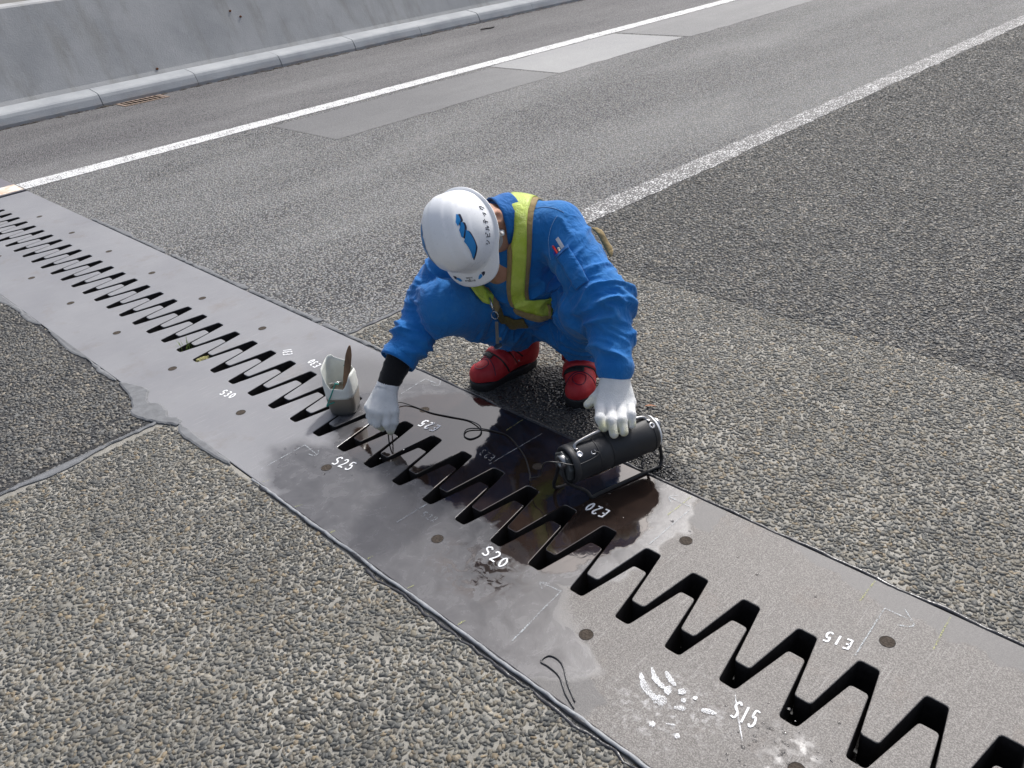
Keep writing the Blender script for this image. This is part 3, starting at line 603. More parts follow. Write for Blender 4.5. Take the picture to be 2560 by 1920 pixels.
# weeds in the slots
t = NT('grass_blade'); M_blade = t.P(color=t.mix(t.noise(30, 2), (0.10, 0.19, 0.03), (0.26, 0.33, 0.07)), rough=.6)
bm = bmesh.new()
def blade(bm, p, tip, w):
    p = Vector(p); tip = Vector(tip); mid = (p + tip) / 2 + Vector((0, 0, .012)); s = (tip - p).cross(Vector((0, 0, 1))); s = (s.normalized() if s.length > 1e-5 else Vector((1, 0, 0))) * w
    a, b, c, d, e = (bm.verts.new(q) for q in (p - s, p + s, mid + s * .8, mid - s * .8, tip)); bm.faces.new((a, b, c, d)); bm.faces.new((d, c, e))
for k in range(16):
    p = (-3.225 + rs.uniform(-.012, .012), 1.15 + rs.uniform(-.02, .04), -.05); blade(bm, p, (p[0] + rs.uniform(-.03, .03), p[1] + rs.uniform(-.02, .05), rs.uniform(.0, .04)), .0018)
tag(bmobj('grass_tuft', bm, M_blade), 'small tuft of green grass growing up through a slot of the near plate', 'grass')
t = NT('dry_moss'); g = t.noise(160, 4, .7); M_moss = t.P(color=t.mix(t.rng(g, .35, .65), (0.2, 0.19, 0.06), (0.46, 0.43, 0.2)), rough=.9, normal=t.bump(g, 1, .01))
bm = bmesh.new(); r = bmesh.ops.create_icosphere(bm, subdivisions=4, radius=1)['verts']
for v in r:
    d = 1 + .3 * nz(v.co.x * 3, v.co.y * 3, v.co.z * 3) + .15 * nz(v.co.x * 9, v.co.y * 9, v.co.z * 9); v.co = Vector((-3.075 + v.co.x * .02 * d, 1.155 + v.co.y * .036 * d, -.022 + v.co.z * .018 * d))
tag(bmobj('moss_clump', bm, M_moss, None, True), 'clump of dry yellow moss filling one slot beside the grass tuft', 'moss')
# litter
t = NT('dead_leaf'); M_leaf = t.P(color=(0.28, 0.11, 0.04), rough=.7)
bm = bmesh.new(); P = [(-1.455, 1.895, .008), (-1.445, 1.91, .013), (-1.425, 1.917, .011)]
ribbon(bm, [p[:2] for p in spline(P, 5)], [.0006 + .008 * math.sin(math.pi * k / 10) for k in range(11)], .009); tag(bmobj('dead_leaf', bm, M_leaf), 'small dead orange brown leaf on the stones beyond the gloved hand', 'leaf')
bm = bmesh.new(); tube(bm, [(-8.44, 7.74, .012), (-8.40, 7.82, .016), (-8.385, 7.88, .012), (-8.35, 7.9, .02)], [.008, .011, .01, .004], 7); tag(bmobj('twig', bm, M_trough), 'dark broken twig lying on the shoulder near the kerb', 'twig')

# ------------------------------------------------------------------ signed-distance modelling: bodies and clothes grown as one continuous surface
def A3(*p): return np.array(p, np.float32)
def cap(P, a, b, ra, rb, flat=None):
    """tapered capsule; flat=(axis, factor) squashes it along one axis"""
    a = np.asarray(a, np.float32); b = np.asarray(b, np.float32); d = b - a; L = float(d @ d) + 1e-12
    q = P - a; t = np.clip((q @ d) / L, 0, 1); v = q - t[..., None] * d
    if flat is not None:
        n = np.asarray(flat[0], np.float32); s = v @ n; v = v + (s * (1 / flat[1] - 1))[..., None] * n
    return np.sqrt((v * v).sum(-1)) - (ra + (rb - ra) * t)
def ell(P, c, R, ax=None):
    q = P - np.asarray(c, np.float32)
    if ax is not None: q = q @ np.asarray(ax, np.float32).T
    R = np.asarray(R, np.float32); k = np.sqrt(((q / R) ** 2).sum(-1)); return (k - 1) * R.min()
def smin(a, b, k):
    h = np.clip(k - np.abs(a - b), 0, None) / k; return np.minimum(a, b) - h * h * k * .25
def smax(a, b, k): return -smin(-a, -b, k)
def surface_nets(fn, lo, hi, h):
    lo = np.asarray(lo, np.float32); n = np.ceil((np.asarray(hi) - lo) / h).astype(int) + 1
    g = [lo[i] + h * np.arange(n[i], dtype=np.float32) for i in range(3)]
    phi = np.empty(n, np.float32)
    for i0 in range(0, n[0], 16):
        X, Y, Z = np.meshgrid(g[0][i0:i0 + 16], g[1], g[2], indexing='ij'); phi[i0:i0 + 16] = fn(np.stack([X, Y, Z], -1))
    ins = phi < 0
    acc = np.zeros((*(n - 1), 3), np.float32); cnt = np.zeros(n - 1, np.float32)
    for ax in range(3):
        sl0 = [slice(None)] * 3; sl1 = [slice(None)] * 3; sl0[ax] = slice(0, -1); sl1[ax] = slice(1, None)
        p0, p1 = phi[tuple(sl0)], phi[tuple(sl1)]; cr = (p0 < 0) != (p1 < 0); den = np.where(cr, p0 - p1, 1); t = np.where(cr, p0 / den, 0)
        o1, o2 = [q for q in range(3) if q != ax]
        for d1 in (0, 1):
            for d2 in (0, 1):
                s = [slice(None)] * 3; s[o1] = slice(d1, n[o1] - 1 + d1); s[o2] = slice(d2, n[o2] - 1 + d2)
                c = cr[tuple(s)]; tt = t[tuple(s)]; cnt += c
                acc[..., ax] += np.where(c, tt, 0); acc[..., o1] += c * d1; acc[..., o2] += c * d2
    act = cnt > 0; idx = -np.ones(n - 1, np.int64); idx[act] = np.arange(act.sum())
    ii = np.argwhere(act); V = lo + h * (ii + acc[act] / cnt[act][:, None])
    Q = []
    for ax in range(3):
        o1, o2 = [(1, 2), (2, 0), (0, 1)][ax]
        sl0 = [slice(None)] * 3; sl1 = [slice(None)] * 3; sl0[ax] = slice(0, -1); sl1[ax] = slice(1, None)
        a, b = ins[tuple(sl0)], ins[tuple(sl1)]
        e = np.argwhere(a != b); e = e[(e[:, o1] > 0) & (e[:, o2] > 0) & (e[:, o1] < n[o1] - 1) & (e[:, o2] < n[o2] - 1)]
        def at(d1, d2):
            q = e.copy(); q[:, o1] -= d1; q[:, o2] -= d2; return idx[q[:, 0], q[:, 1], q[:, 2]]
        f = np.stack([at(1, 1), at(0, 1), at(0, 0), at(1, 0)], 1); fl = ~a[e[:, 0], e[:, 1], e[:, 2]]
        f[fl] = f[fl][:, ::-1]; Q.append(f)
    return V.astype(np.float32), np.concatenate(Q)
def grad(fn, P, e=.002):
    g = np.stack([fn(P + e * np.eye(3, dtype=np.float32)[i]) - fn(P - e * np.eye(3, dtype=np.float32)[i]) for i in range(3)], -1)
    return g / (np.linalg.norm(g, axis=-1, keepdims=True) + 1e-9)
def relax(V, Q, it=2, w=.5):
    n = len(V); E = np.concatenate([Q[:, [0, 1]], Q[:, [1, 2]], Q[:, [2, 3]], Q[:, [3, 0]]]); E = np.concatenate([E, E[:, ::-1]])
    deg = np.bincount(E[:, 0], minlength=n)[:, None]
    for _ in range(it):
        S = np.stack([np.bincount(E[:, 0], V[E[:, 1], k], n) for k in range(3)], 1); V = V + w * (S / np.maximum(deg, 1) - V)
    return V
# the worker's joints (metres)
HIPR, HIPL = A3(-1.965, 1.955, .295), A3(-1.775, 1.965, .295); KNR, KNL = A3(-1.932, 1.505, .392), A3(-1.556, 1.742, .388)
ANR, ANL = A3(-1.945, 1.81, .185), A3(-1.722, 1.905, .17)
SHR, SHL = A3(-1.98, 1.635, .515), A3(-1.712, 1.803, .593); NECK = A3(-1.835, 1.715, .61)
ELR, CUR = A3(-2.021, 1.515, .362), A3(-2.003, 1.368, .262); ELL, CUL = A3(-1.484, 1.745, .434), A3(-1.374, 1.654, .292)
FRONT = A3(.62, -.74, -.25) / np.linalg.norm(A3(.62, -.74, -.25))
def torso_sdf(P):
    d = cap(P, (-1.87, 1.975, .29), (-1.875, 1.90, .43), .155, .15)
    d = smin(d, cap(P, (-1.875, 1.90, .43), (-1.845, 1.775, .525), .15, .12), .08)
    d = smin(d, cap(P, SHR, (-1.84, 1.73, .575), .078, .105), .05)
    d = smin(d, cap(P, (-1.84, 1.73, .575), SHL, .105, .080), .05)
    d = smin(d, cap(P, (-1.845, 1.73, .46), (-1.85, 1.80, .36), .10, .13), .07)
    d = smin(d, cap(P, HIPR, HIPL, .12, .12), .06)
    return d
def legs_sdf(P):
    d = cap(P, HIPR, KNR, .112, .088); d = smin(d, cap(P, KNR, ANR, .078, .078), .03)
    e = cap(P, HIPL, KNL, .112, .076); e = smin(e, cap(P, KNL, ANL, .074, .078), .03)
    d = smin(d, e, .04)
    d = smin(d, cap(P, (-1.86, 1.90, .235), (-1.80, 1.83, .235), .095, .06), .06)
    d = smin(d, cap(P, (-1.74, 1.87, .24), (-1.70, 1.84, .225), .085, .06), .05)
    return d
def arms_sdf(P):
    d = cap(P, SHR, ELR, .084, .078); d = smin(d, cap(P, ELR, CUR, .080, .058), .04)
    e = cap(P, SHL, ELL, .084, .075); e = smin(e, cap(P, ELL, CUL, .076, .056), .05)
    return d, e
def coverall_sdf(P):
    d = torso_sdf(P); l = legs_sdf(P); a, b = arms_sdf(P)
    d = smin(d, l, .006); d = smin(d, a, .004); d = smin(d, b, .02)
    # open neck
    d = smax(d, -cap(P, (-1.82, 1.67, .60), (-1.80, 1.60, .68), .062, .075), .012)
    # cut the sleeve ends and trouser hems flat
    d = smax(d, np.minimum((P - (CUR + .03 * (CUR - ELR) / np.linalg.norm(CUR - ELR))) @ ((CUR - ELR) / np.linalg.norm(CUR - ELR)), .12 - np.sqrt(((P - CUR) ** 2).sum(-1))), .006)
    return d
# helmet frame and shell: x towards the wearer's left, y to the front, z to the crown
HU = A3(0.3334, -0.8977, 0.2866); HF = A3(0.3545, -0.1505, -0.8839); HU = HU / np.linalg.norm(HU); HF = HF - HU * (HF @ HU); HF = HF / np.linalg.norm(HF); HL = np.cross(HF, HU)
HAX = np.stack([HL, HF, HU]); HC = A3(-1.8367, 1.5365, 0.6437)
def helm(th, ph, off=0.0):
    """point of the helmet shell; th azimuth (0 left, pi/2 front), ph elevation (0 rim .. pi/2 crown)"""
    th = np.asarray(th, float); ph = np.asarray(ph, float); e = 2 / 2.35
    c, s = np.cos(th), np.sin(th); b = np.where(s > 0, .117, .122); R = 1 / np.sqrt((c / .104) ** 2 + (s / b) ** 2)
    r = R * np.cos(ph) ** e; z = .141 * np.sin(ph) ** e
    x, y = r * c, r * s
    sm = lambda v, a, bb: np.clip((v - a) / (bb - a), 0, 1) ** 2 * (3 - 2 * np.clip((v - a) / (bb - a), 0, 1))
    w = sm(ph, .25, .7)
    k = .0045 * sm(np.abs(x), .058, .047) * w + .0024 * sm(np.abs(x), .026, .019) * w + .002 * sm(np.abs(x), .084, .078) * sm(ph, .3, .6)
    L = np.stack([x * (1 + 0 * k), y, z], -1); n = np.stack([x / .104 ** 2, y / .117 ** 2, z / .141 ** 2], -1); n = n / (np.linalg.norm(n, axis=-1, keepdims=True) + 1e-9)
    L = L + n * (k[..., None] + off)
    return HC + L @ HAX
def brim(th, u, off=0.0):
    """u 0 at the shell edge .. 1 at the lip"""
    th = np.asarray(th, float); u = np.asarray(u, float); d = np.abs((th - np.pi / 2 + np.pi) % (2 * np.pi) - np.pi)
    ext = .009 + .037 * np.exp(-(d / .72) ** 4)
    c, s = np.cos(th), np.sin(th); b = np.where(s > 0, .117, .122); R = 1 / np.sqrt((c / .104) ** 2 + (s / b) ** 2)
    q = R + ext * u; z = -.003 * u - .35 * ext * u ** 1.6 + off
    return HC + np.stack([q * c, q * s, z], -1) @ HAX
def body_sdf(P):
    q = (P - HC) @ HAX.T          # head axes
    c = lambda a, b, ra, rb: cap(q, a, b, ra, rb)
    d = ell(q, (0, -.006, .028), (.077, .098, .098))
    d = smin(d, cap(q, (0, .045, -.045), (0, .006, -.086), .062, .042), .05)      # face to chin
    d = smin(d, cap(q, (0, -.02, -.04), (0, -.01, -.06), .078, .07), .04)
    d = smin(d, cap(q, (0, .094, -.02), (0, .100, -.040), .008, .012), .015)    # nose
    d = smin(d, cap(q, (-.02, .055, -.080), (.02, .055, -.080), .009, .009), .012)
    for s in (-1, 1):
        d = smin(d, cap(q, (s * .035, .078, -.02), (s * .012, .09, -.016), .012, .01), .015)   # brow
        e = ell(q, (s * .089, -.022, -.060), (.012, .022, .034)); e = smax(e, -ell(q, (s * .100, -.018, -.056), (.010, .012, .020)), .006)
        d = smin(d, e, .008)
        d = smax(d, -ell(q, (s * .033, .098, -.036), (.014, .010, .008)), .01)
    nk = HC + (A3(0, -.03, -.06)) @ HAX
    d = smin(d, cap(P, nk, NECK + A3(0, .02, -.01), .058, .062), .03)
    d = smin(d, cap(P, NECK + A3(-.06, 0, -.04), NECK + A3(.05, .04, -.02), .05, .05), .05)
    d = smin(d, cap(P, NECK + A3(0, 0, -.03), (-1.835, 1.69, .5), .07, .08), .05)
    return d
def helm_sdf(P):
    q = (P - HC) @ HAX.T; R = np.sqrt((q[..., 0] / .104) ** 2 + (q[..., 1] / .117) ** 2); s = ((R ** 2.35 + (np.clip(q[..., 2], 0, 9) / .141) ** 2.35) ** (1 / 2.35) - 1) * .105
    d = smax(s, -q[..., 2], .001)
    return d

# ------------------------------------------------------------------ worker: materials
def cloth(name, col, wear, weave=900, rough=0.85):
    t = NT(name); n = t.noise(9, 4, .6); f = t.noise(weave, 2)
    c = t.mix(t.rng(n, .3, .7), tuple(x * .9 for x in col), tuple(min(1, x * 1.1) for x in col)); c = t.mix(t.rng(t.noise(8, 6, .7), .48, .72, 0, .5), c, wear)
    return t.P(color=c, rough=rough, spec=.25, sheen=.15, normal=t.bump(t.math('ADD', t.math('MULTIPLY', t.math('ABSOLUTE', t.math('SUBTRACT', t.noise(20, 4, .55, dist=.5), .5)), -5.0), t.math('MULTIPLY', f, .12)), .55, .0042))
M_blue = cloth('blue_twill', (0.010, 0.150, 0.45), (0.05, 0.22, 0.46)); M_blue2 = cloth('dark_blue_twill', (0.008, 0.12, 0.38), (0.02, 0.15, 0.43)); M_navy = cloth('dark_blue_shirt', (0.012, 0.03, 0.30), (0.02, 0.05, 0.36))
M_thread = simple('pale_stitching', (0.16, 0.33, 0.60), .8, 300, .3, .2)
M_black = cloth('black_knit', (0.009, 0.009, 0.010), (0.014, 0.014, 0.015), 500)
t = NT('skin'); n = t.noise(30, 4); M_skin = t.P(color=t.mix(t.rng(n, .3, .7), (0.36, 0.185, 0.12), (0.46, 0.25, 0.17)), rough=.5, sss=.08, normal=t.bump(t.noise(300, 3), .15, .002))
def glove_mat():
    t = NT('white_knit_glove'); n = t.noise(26, 4, .6); f = t.voro(520).outputs['Distance']
    y = t.math('MULTIPLY', t.rng(t.attr('tip'), 0, 1), t.rng(n, .34, .6))
    c = t.mix(y, t.mix(t.rng(t.noise(60, 4), .3, .7), (0.78, 0.79, 0.78), (0.87, 0.87, 0.855)), (0.66, 0.64, 0.33)); c = t.mix(t.math('MULTIPLY', t.attr('tip'), t.rng(t.noise(70, 4), .55, .7, 0, .6)), c, (0.42, 0.40, 0.34)); c = t.mix(t.rng(t.noise(38, 5, .7), .56, .76, 0, .35), c, (0.50, 0.49, 0.46))
    return t.P(color=c, rough=.9, spec=.2, normal=t.bump(t.math('ADD', t.math('MULTIPLY', f, .8), n), .9, .0026))
M_glove = glove_mat()
t = NT('helmet_shell'); sc = t.noise(55, 5, .7, dist=1.5); g = t.noise(4, 4)
M_helmet = t.P(color=t.mix(t.math('MULTIPLY', t.rng(sc, .6, .75), .35), t.mix(g, (0.78, 0.80, 0.82), (0.84, 0.85, 0.86)), (0.55, 0.54, 0.5)), rough=t.rng(sc, .3, .7, .22, .42), spec=.5, normal=t.bump(t.noise(30, 2), .03, .002))
M_decal = simple('blue_decal', (0.008, 0.22, 0.56), .35, 60, .05, .05); M_decalk = simple('navy_decal', (0.008, 0.012, 0.04), .35, 60, .05, .1); M_ink = simple('black_print', (0.02, 0.02, 0.025), .45, 60, .05, .1)
def lime_mat():
    t = NT('lime_reflective_tape'); sx = t.noise(18, 4, .6); gr = t.voro(420).outputs['Distance']
    return t.P(color=t.mix(t.rng(sx, .3, .7), (0.46, 0.62, 0.035), (0.62, 0.74, 0.12)), rough=.38, coat=.3, normal=t.bump(t.math('ADD', t.math('MULTIPLY', gr, .3), t.noise(30, 3, .6, dist=.6)), .8, .008))
M_lime = lime_mat(); M_khaki = cloth('khaki_mesh', (0.30, 0.22, 0.10), (0.38, 0.29, 0.15), 700); M_khakid = cloth('dark_khaki_mesh', (0.115, 0.09, 0.028), (0.15, 0.115, 0.04), 700)
t = NT('red_leather'); n = t.noise(34, 5, .65); M_boot = t.P(color=t.mix(t.rng(n, .35, .7), (0.46, 0.013, 0.02), (0.56, 0.035, 0.04)), rough=t.rng(n, .3, .7, .45, .65), normal=t.bump(t.math('ADD', n, t.math('MULTIPLY', t.noise(240, 2), .4)), .3, .003))
M_rubber = simple('black_rubber', (0.014, 0.014, 0.015), .6, 120, .4, .3)
M_chrome = simple('chrome', (0.62, 0.62, 0.62), .18, 90, .05, .06, metal=1.0)
M_steeld = simple('dull_steel', (0.34, 0.34, 0.34), .35, 90, .1, .1, metal=1.0)
M_strap = simple('grey_webbing', (0.42, 0.43, 0.44), .7, 300, .3, .1)
M_buckle = simple('white_plastic', (0.72, 0.73, 0.73), .4, 60, .05, .05)

WK = tag(empty('person', (-1.84, 1.80, 0)), 'worker in blue coveralls, white helmet and red boots squatting over the steel joint', 'person')

# body (head, neck and chest) in one skin
V, Q = surface_nets(body_sdf, (-2.08, 1.36, .42), (-1.68, 1.86, .78), .0042)
V = relax(V, Q, 2, .4); mobj('body', npmesh('body', V, quads=Q), M_skin, WK, True)
# short dark hair under the helmet
def hair_sdf(P):
    q = (P - HC) @ HAX.T
    d = ell(q, (0, -.016, .02), (.082, .098, .098)); d = smax(d, q[..., 1] - .045, .01); d = smax(d, -(q[..., 2] + .045 + .35 * np.clip(q[..., 1] + .02, 0, 1)), .01)
    return smax(d, .016 - np.sqrt((q[..., 1] + .016) ** 2 * .6 + (q[..., 2] + .05) ** 2) + .02 - 0 * q[..., 0], .005) if False else d
V, Q = surface_nets(hair_sdf, HC - .13, HC + .13, .006)
mobj('hair', npmesh('hair', relax(V, Q, 1), quads=Q), simple('black_hair', (0.012, 0.011, 0.011), .6, 400, .8, .4), WK, True)

# coverall: one continuous garment, folded where the limbs bend
V, Q = surface_nets(coverall_sdf, (-2.16, 1.28, .07), (-1.28, 2.16, .75), .0052)
V = relax(V, Q, 2, .4); N = grad(coverall_sdf, V)
def fold_disp(V, N):
    n = len(V); D = np.zeros(n, np.float32)
    nA = np.array([mnoise.noise(Vector((float(p[0]) * 7, float(p[1]) * 7, float(p[2]) * 7))) for p in V], np.float32)
    nB = np.array([mnoise.noise(Vector((float(p[0]) * 17 + 5, float(p[1]) * 17, float(p[2]) * 17))) for p in V], np.float32)
    nC = np.array([mnoise.noise(Vector((float(p[0]) * 3.2 + 9, float(p[1]) * 3.2, float(p[2]) * 3.2))) for p in V], np.float32)
    D += .0035 * nC + .003 * nA + .0012 * nB
    F = [(SHR, ELR, .125, .010, 24, .15, 1.1, .5, 0), (ELR, CUR, .115, .020, 20, -.2, 1.05, .35, 1), (SHL, ELL, .12, .007, 16, .05, .8, .9, 2), (SHL, ELL, .12, .016, 18, .72, 1.2, .6, 7), (ELL, CUL, .115, .017, 17, -.05, .97, .7, 3),
         (HIPR, KNR, .15, .014, 15, .2, .82, .9, 4), (HIPL, KNL, .15, .019, 16, .15, .9, .8, 5), (KNR, ANR, .12, .012, 24, .35, 1.2, .5, 6), (KNL, ANL, .12, .016, 24, .3, 1.2, .5, 8),
         (A3(-1.87, 1.975, .29), A3(-1.845, 1.775, .53),   .20, .013, 15, .0, .95, 1.0, 9)]
    for a, b, reach, amp, fr, t0, t1, sl, sd in F:
        d = b - a; L = np.linalg.norm(d); d = d / L; q = V - a; t = (q @ d) / L; w = q - (q @ d)[:, None] * d; rho = np.linalg.norm(w, axis=1)
        e1 = np.cross(d, [0, 0, 1]); e1 = e1 / (np.linalg.norm(e1) + 1e-6); e2 = np.cross(d, e1); c1 = w @ e1; c2 = w @ e2
        win = np.clip((t - t0) / .2 + .5, 0, 1) * np.clip((t1 - t) / .14 + .5, 0, 1) * np.exp(-(rho / reach) ** 8)
        uu = t * L + .28 * c1 * math.cos(sd * 1.9) + .28 * c2 * math.sin(sd * 1.9)
        k = np.nonzero(win > .01)[0]; f = np.zeros(n, np.float32)
        for i in k:
            x, y, z = float(uu[i]) * fr, float(c1[i]) * fr * sl * .6 + sd * 7.3, float(c2[i]) * fr * sl * .6
            v1 = mnoise.noise(Vector((x, y, z))); v2 = mnoise.noise(Vector((x * 2.1 + 4, y * 1.7, z * 1.7)))
            r1 = 1 - min(1, abs(v1) * 2.6); r2 = 1 - min(1, abs(v2) * 2.4); f[i] = r1 * r1 * (.7 + .3 * r1) + .35 * r2 * r2 - .42
        D += amp * win * f
    return D
V = V + N * fold_disp(V, N)[:, None]
V = relax(V, Q, 1, .35)
CV = mobj('coverall', npmesh('coverall', V, quads=Q), M_blue, WK, True)
from mathutils.kdtree import KDTree
KD = KDTree(len(V))
for i, p in enumerate(V): KD.insert(p, i)
KD.balance(); NV = grad(coverall_sdf, V)
def on_cloth(p, off):
    """nearest spot on the folded cloth, lifted by off"""
    acc = np.zeros(3); nn = np.zeros(3); W_ = 0
    for co, i, d in KD.find_n(Vector([float(x) for x in p]), 8):
        w = 1 / (d + .004); acc += w * V[i]; nn += w * NV[i]; W_ += w
    nn /= np.linalg.norm(nn); c = acc / W_; p = np.array(p, float); p = p - nn * float((p - c) @ nn)
    return p + nn * off, nn
def drape(name, path, wid, off, mat, parent=WK, th=.003, nw=6, sub=7, label=None, side=None, edge=.0):
    """band of cloth laid along a path on the coverall"""
    Pp = spline(path, sub); m = len(Pp); bm = bmesh.new(); G0 = []; G1 = []
    for i, p in enumerate(Pp):
        T = np.array(Pp[min(i + 1, m - 1)]) - np.array(Pp[max(i - 1, 0)]); T /= np.linalg.norm(T) + 1e-9
        c, nn = on_cloth(p, 0); S = np.cross(nn, T); S /= np.linalg.norm(S) + 1e-9
        w = wid[min(len(wid) - 1, int(i * len(wid) / m))] if hasattr(wid, '__len__') else wid
        if hasattr(wid, '__len__'):
            x = i * (len(wid) - 1) / (m - 1); k = min(int(x), len(wid) - 2); w = wid[k] + (wid[k + 1] - wid[k]) * (x - k)
        r0 = []; r1 = []
        for j in range(nw + 1):
            s = (j / nw - .5) * w; q, n2 = on_cloth(c + S * s, off); n2 = nn * .6 + n2 * .4; n2 /= np.linalg.norm(n2)
            lift = .0016 * nz(i * .45, j * .3, off * 900)
            r0.append(bm.verts.new(q + n2 * (lift - .002))); r1.append(bm.verts.new(q + n2 * (lift + th)))
        G0.append(r0); G1.append(r1)
    for i in range(m - 1):
        for j in range(nw):
            bm.faces.new((G1[i][j], G1[i][j + 1], G1[i + 1][j + 1], G1[i + 1][j])); bm.faces.new((G0[i][j], G0[i + 1][j], G0[i + 1][j + 1], G0[i][j + 1]))
        bm.faces.new((G0[i][0], G1[i][0], G1[i + 1][0], G0[i + 1][0])); bm.faces.new((G0[i][nw], G0[i + 1][nw], G1[i + 1][nw], G1[i][nw]))
    for R0, R1 in ((G0[0], G1[0]), (G0[-1], G1[-1])):
        for j in range(nw): bm.faces.new((R0[j], R0[j + 1], R1[j + 1], R1[j]))
    o = bmobj(name, bm, mat, parent, True)
    if label: o['label'] = label
    return o
def seam(path, r=.0011, mat=None, parent=None, name='seam', off=.0006):
    bm = bmesh.new(); tube(bm, [on_cloth(p, off)[0] for p in spline(path, 8)], r, 5); return bmobj(name, bm, mat or M_thread, parent or CV, True)
# safety vest: khaki edging under lime tape
SL = [(-1.85, 1.86, .70), (-1.83, 1.80, .705), (-1.8028, 1.7505, .6879), (-1.7767, 1.719, .6781), (-1.7615, 1.7003, .6629), (-1.7463, 1.6809, .6352), (-1.7382, 1.6684, .5987), (-1.7391, 1.6641, .5599), (-1.745, 1.6631, .5183), (-1.7522, 1.6628, .4781), (-1.7641, 1.6668, .4344), (-1.7752, 1.6792, .3925), (-1.7730, 1.6865, .3733)]
VEST = WK
def shift(P, dx): return [tuple(np.array(p) + np.array(dx)) for p in P]
vb = drape('safety_vest', SL, [.105, .105, .10, .086, .078, .074, .072, .07, .07, .066, .06], .003, M_khaki, WK, .004)
drape('reflective_tape', SL, [.07, .07, .064, .05, .044, .042, .042, .041, .041, .040, .04], .0085, M_lime, vb, .0022)
BL = [(-1.7795, 1.6805, .383), (-1.7756, 1.6865, .3733), (-1.759, 1.7064, .3629), (-1.7441, 1.7286, .3548), (-1.7314, 1.7533, .3462), (-1.718, 1.765, .345)]
drape('vest_hem', shift(BL, (0, -.004, -.020)), [.03, .05, .062, .07, .07, .07], .005, M_khaki, vb, .004)
drape('reflective_tape', shift(BL, (0, 0, .004)), [.02, .040, .050, .056, .058, .058], .0112, M_lime, vb, .0022)
SR = [(-1.925, 1.60, .50), (-1.9027, 1.5915, .4564), (-1.8815, 1.5868, .4348), (-1.8705, 1.5922, .4183), (-1.8639, 1.6055, .4022), (-1.860, 1.625, .387)]
drape('reflective_tape', SR, [.05, .052, .052, .048, .044, .03], .010, M_lime, vb, .0022)
FL = [(-1.8868, 1.618, .465), (-1.8768, 1.623, .4398), (-1.864, 1.6274, .4008), (-1.8565, 1.6438, .3553), (-1.8557, 1.6751, .3103), (-1.8306, 1.6938, .2885), (-1.7847, 1.7098, .292)]
drape('vest_panel', FL[:4] + [FL[3]], [.03, .032, .034, .036], .006, M_khaki, vb, .003); drape('vest_panel', FL[3:], [.03, .042, .05, .04], .007, M_khakid, vb, .003)
# vest side standing off behind the left arm
def flap_sdf(P): return smax(cap(P, (-1.668, 1.922, .535), (-1.640, 1.932, .497), .042, .036, (A3(.55, -.35, .76) / np.linalg.norm(A3(.55, -.35, .76)), .22)), -cap(P, (-1.69, 1.90, .52), (-1.65, 1.9, .46), .05, .05), .004)
V2, Q2 = surface_nets(flap_sdf, (-1.78, 1.84, .42), (-1.52, 2.06, .68), .006); mobj('vest_side', npmesh('vest_side', relax(V2, Q2, 2), quads=Q2), M_khaki, vb, True)
# seams, sleeve pocket
seam([(-1.6655, 1.7596, .6562), (-1.6665, 1.7411, .642), (-1.6673, 1.7253, .6208), (-1.6655, 1.713, .5884), (-1.6469, 1.7033, .5426)]); seam([(-1.7503, 1.7383, .6718), (-1.7228, 1.7609, .6751), (-1.6857, 1.7722, .673), (-1.6582, 1.7818, .6621)])
seam([(-1.6002, 1.7272, .5878), (-1.57, 1.718, .566), (-1.535, 1.704, .54), (-1.5036, 1.6935, .5137)], .0009)
pk = [A3(-1.6132, 1.7160, .5732), A3(-1.58, 1.707, .551), A3(-1.545, 1.696, .525), A3(-1.5138, 1.6843, .5003)]
drape('sleeve_pocket', pk, [.048, .049, .049, .048], .0045, M_blue, CV, .003); drape('pocket_hem', pk[:1] + [pk[0] + (pk[1] - pk[0]) * .28], [.050, .050], .0085, M_blue2, CV, .0018)
def ringtube(name, C0, axis, r, rings, mat, parent, ribs=0, seg=40, ecc=1.0, amp=0.04):
    """sleeve-like tube: rings = [(distance along axis, radius factor)]"""
    ax = Vector([float(x) for x in axis]).normalized(); e1 = ax.cross(Vector((0, 0, 1))).normalized(); e2 = ax.cross(e1); bm = bmesh.new(); R = []
    for t_, k in rings:
        ring = []
        for j in range(seg):
            a = 2 * math.pi * j / seg; rr = r * k * (1 + (amp * math.cos(ribs * a) if ribs else .02 * nz(math.cos(a) * 2, math.sin(a) * 2, t_ * 60)))
            ring.append(bm.verts.new(Vector([float(x) for x in C0]) + ax * t_ + e1 * math.cos(a) * rr * ecc + e2 * math.sin(a) * rr))
        R.append(ring)
    for a, b in zip(R, R[1:]):
        for j in range(seg): bm.faces.new((a[j], a[(j + 1) % seg], b[(j + 1) % seg], b[j]))
    return bmobj(name, bm, mat, parent, True)
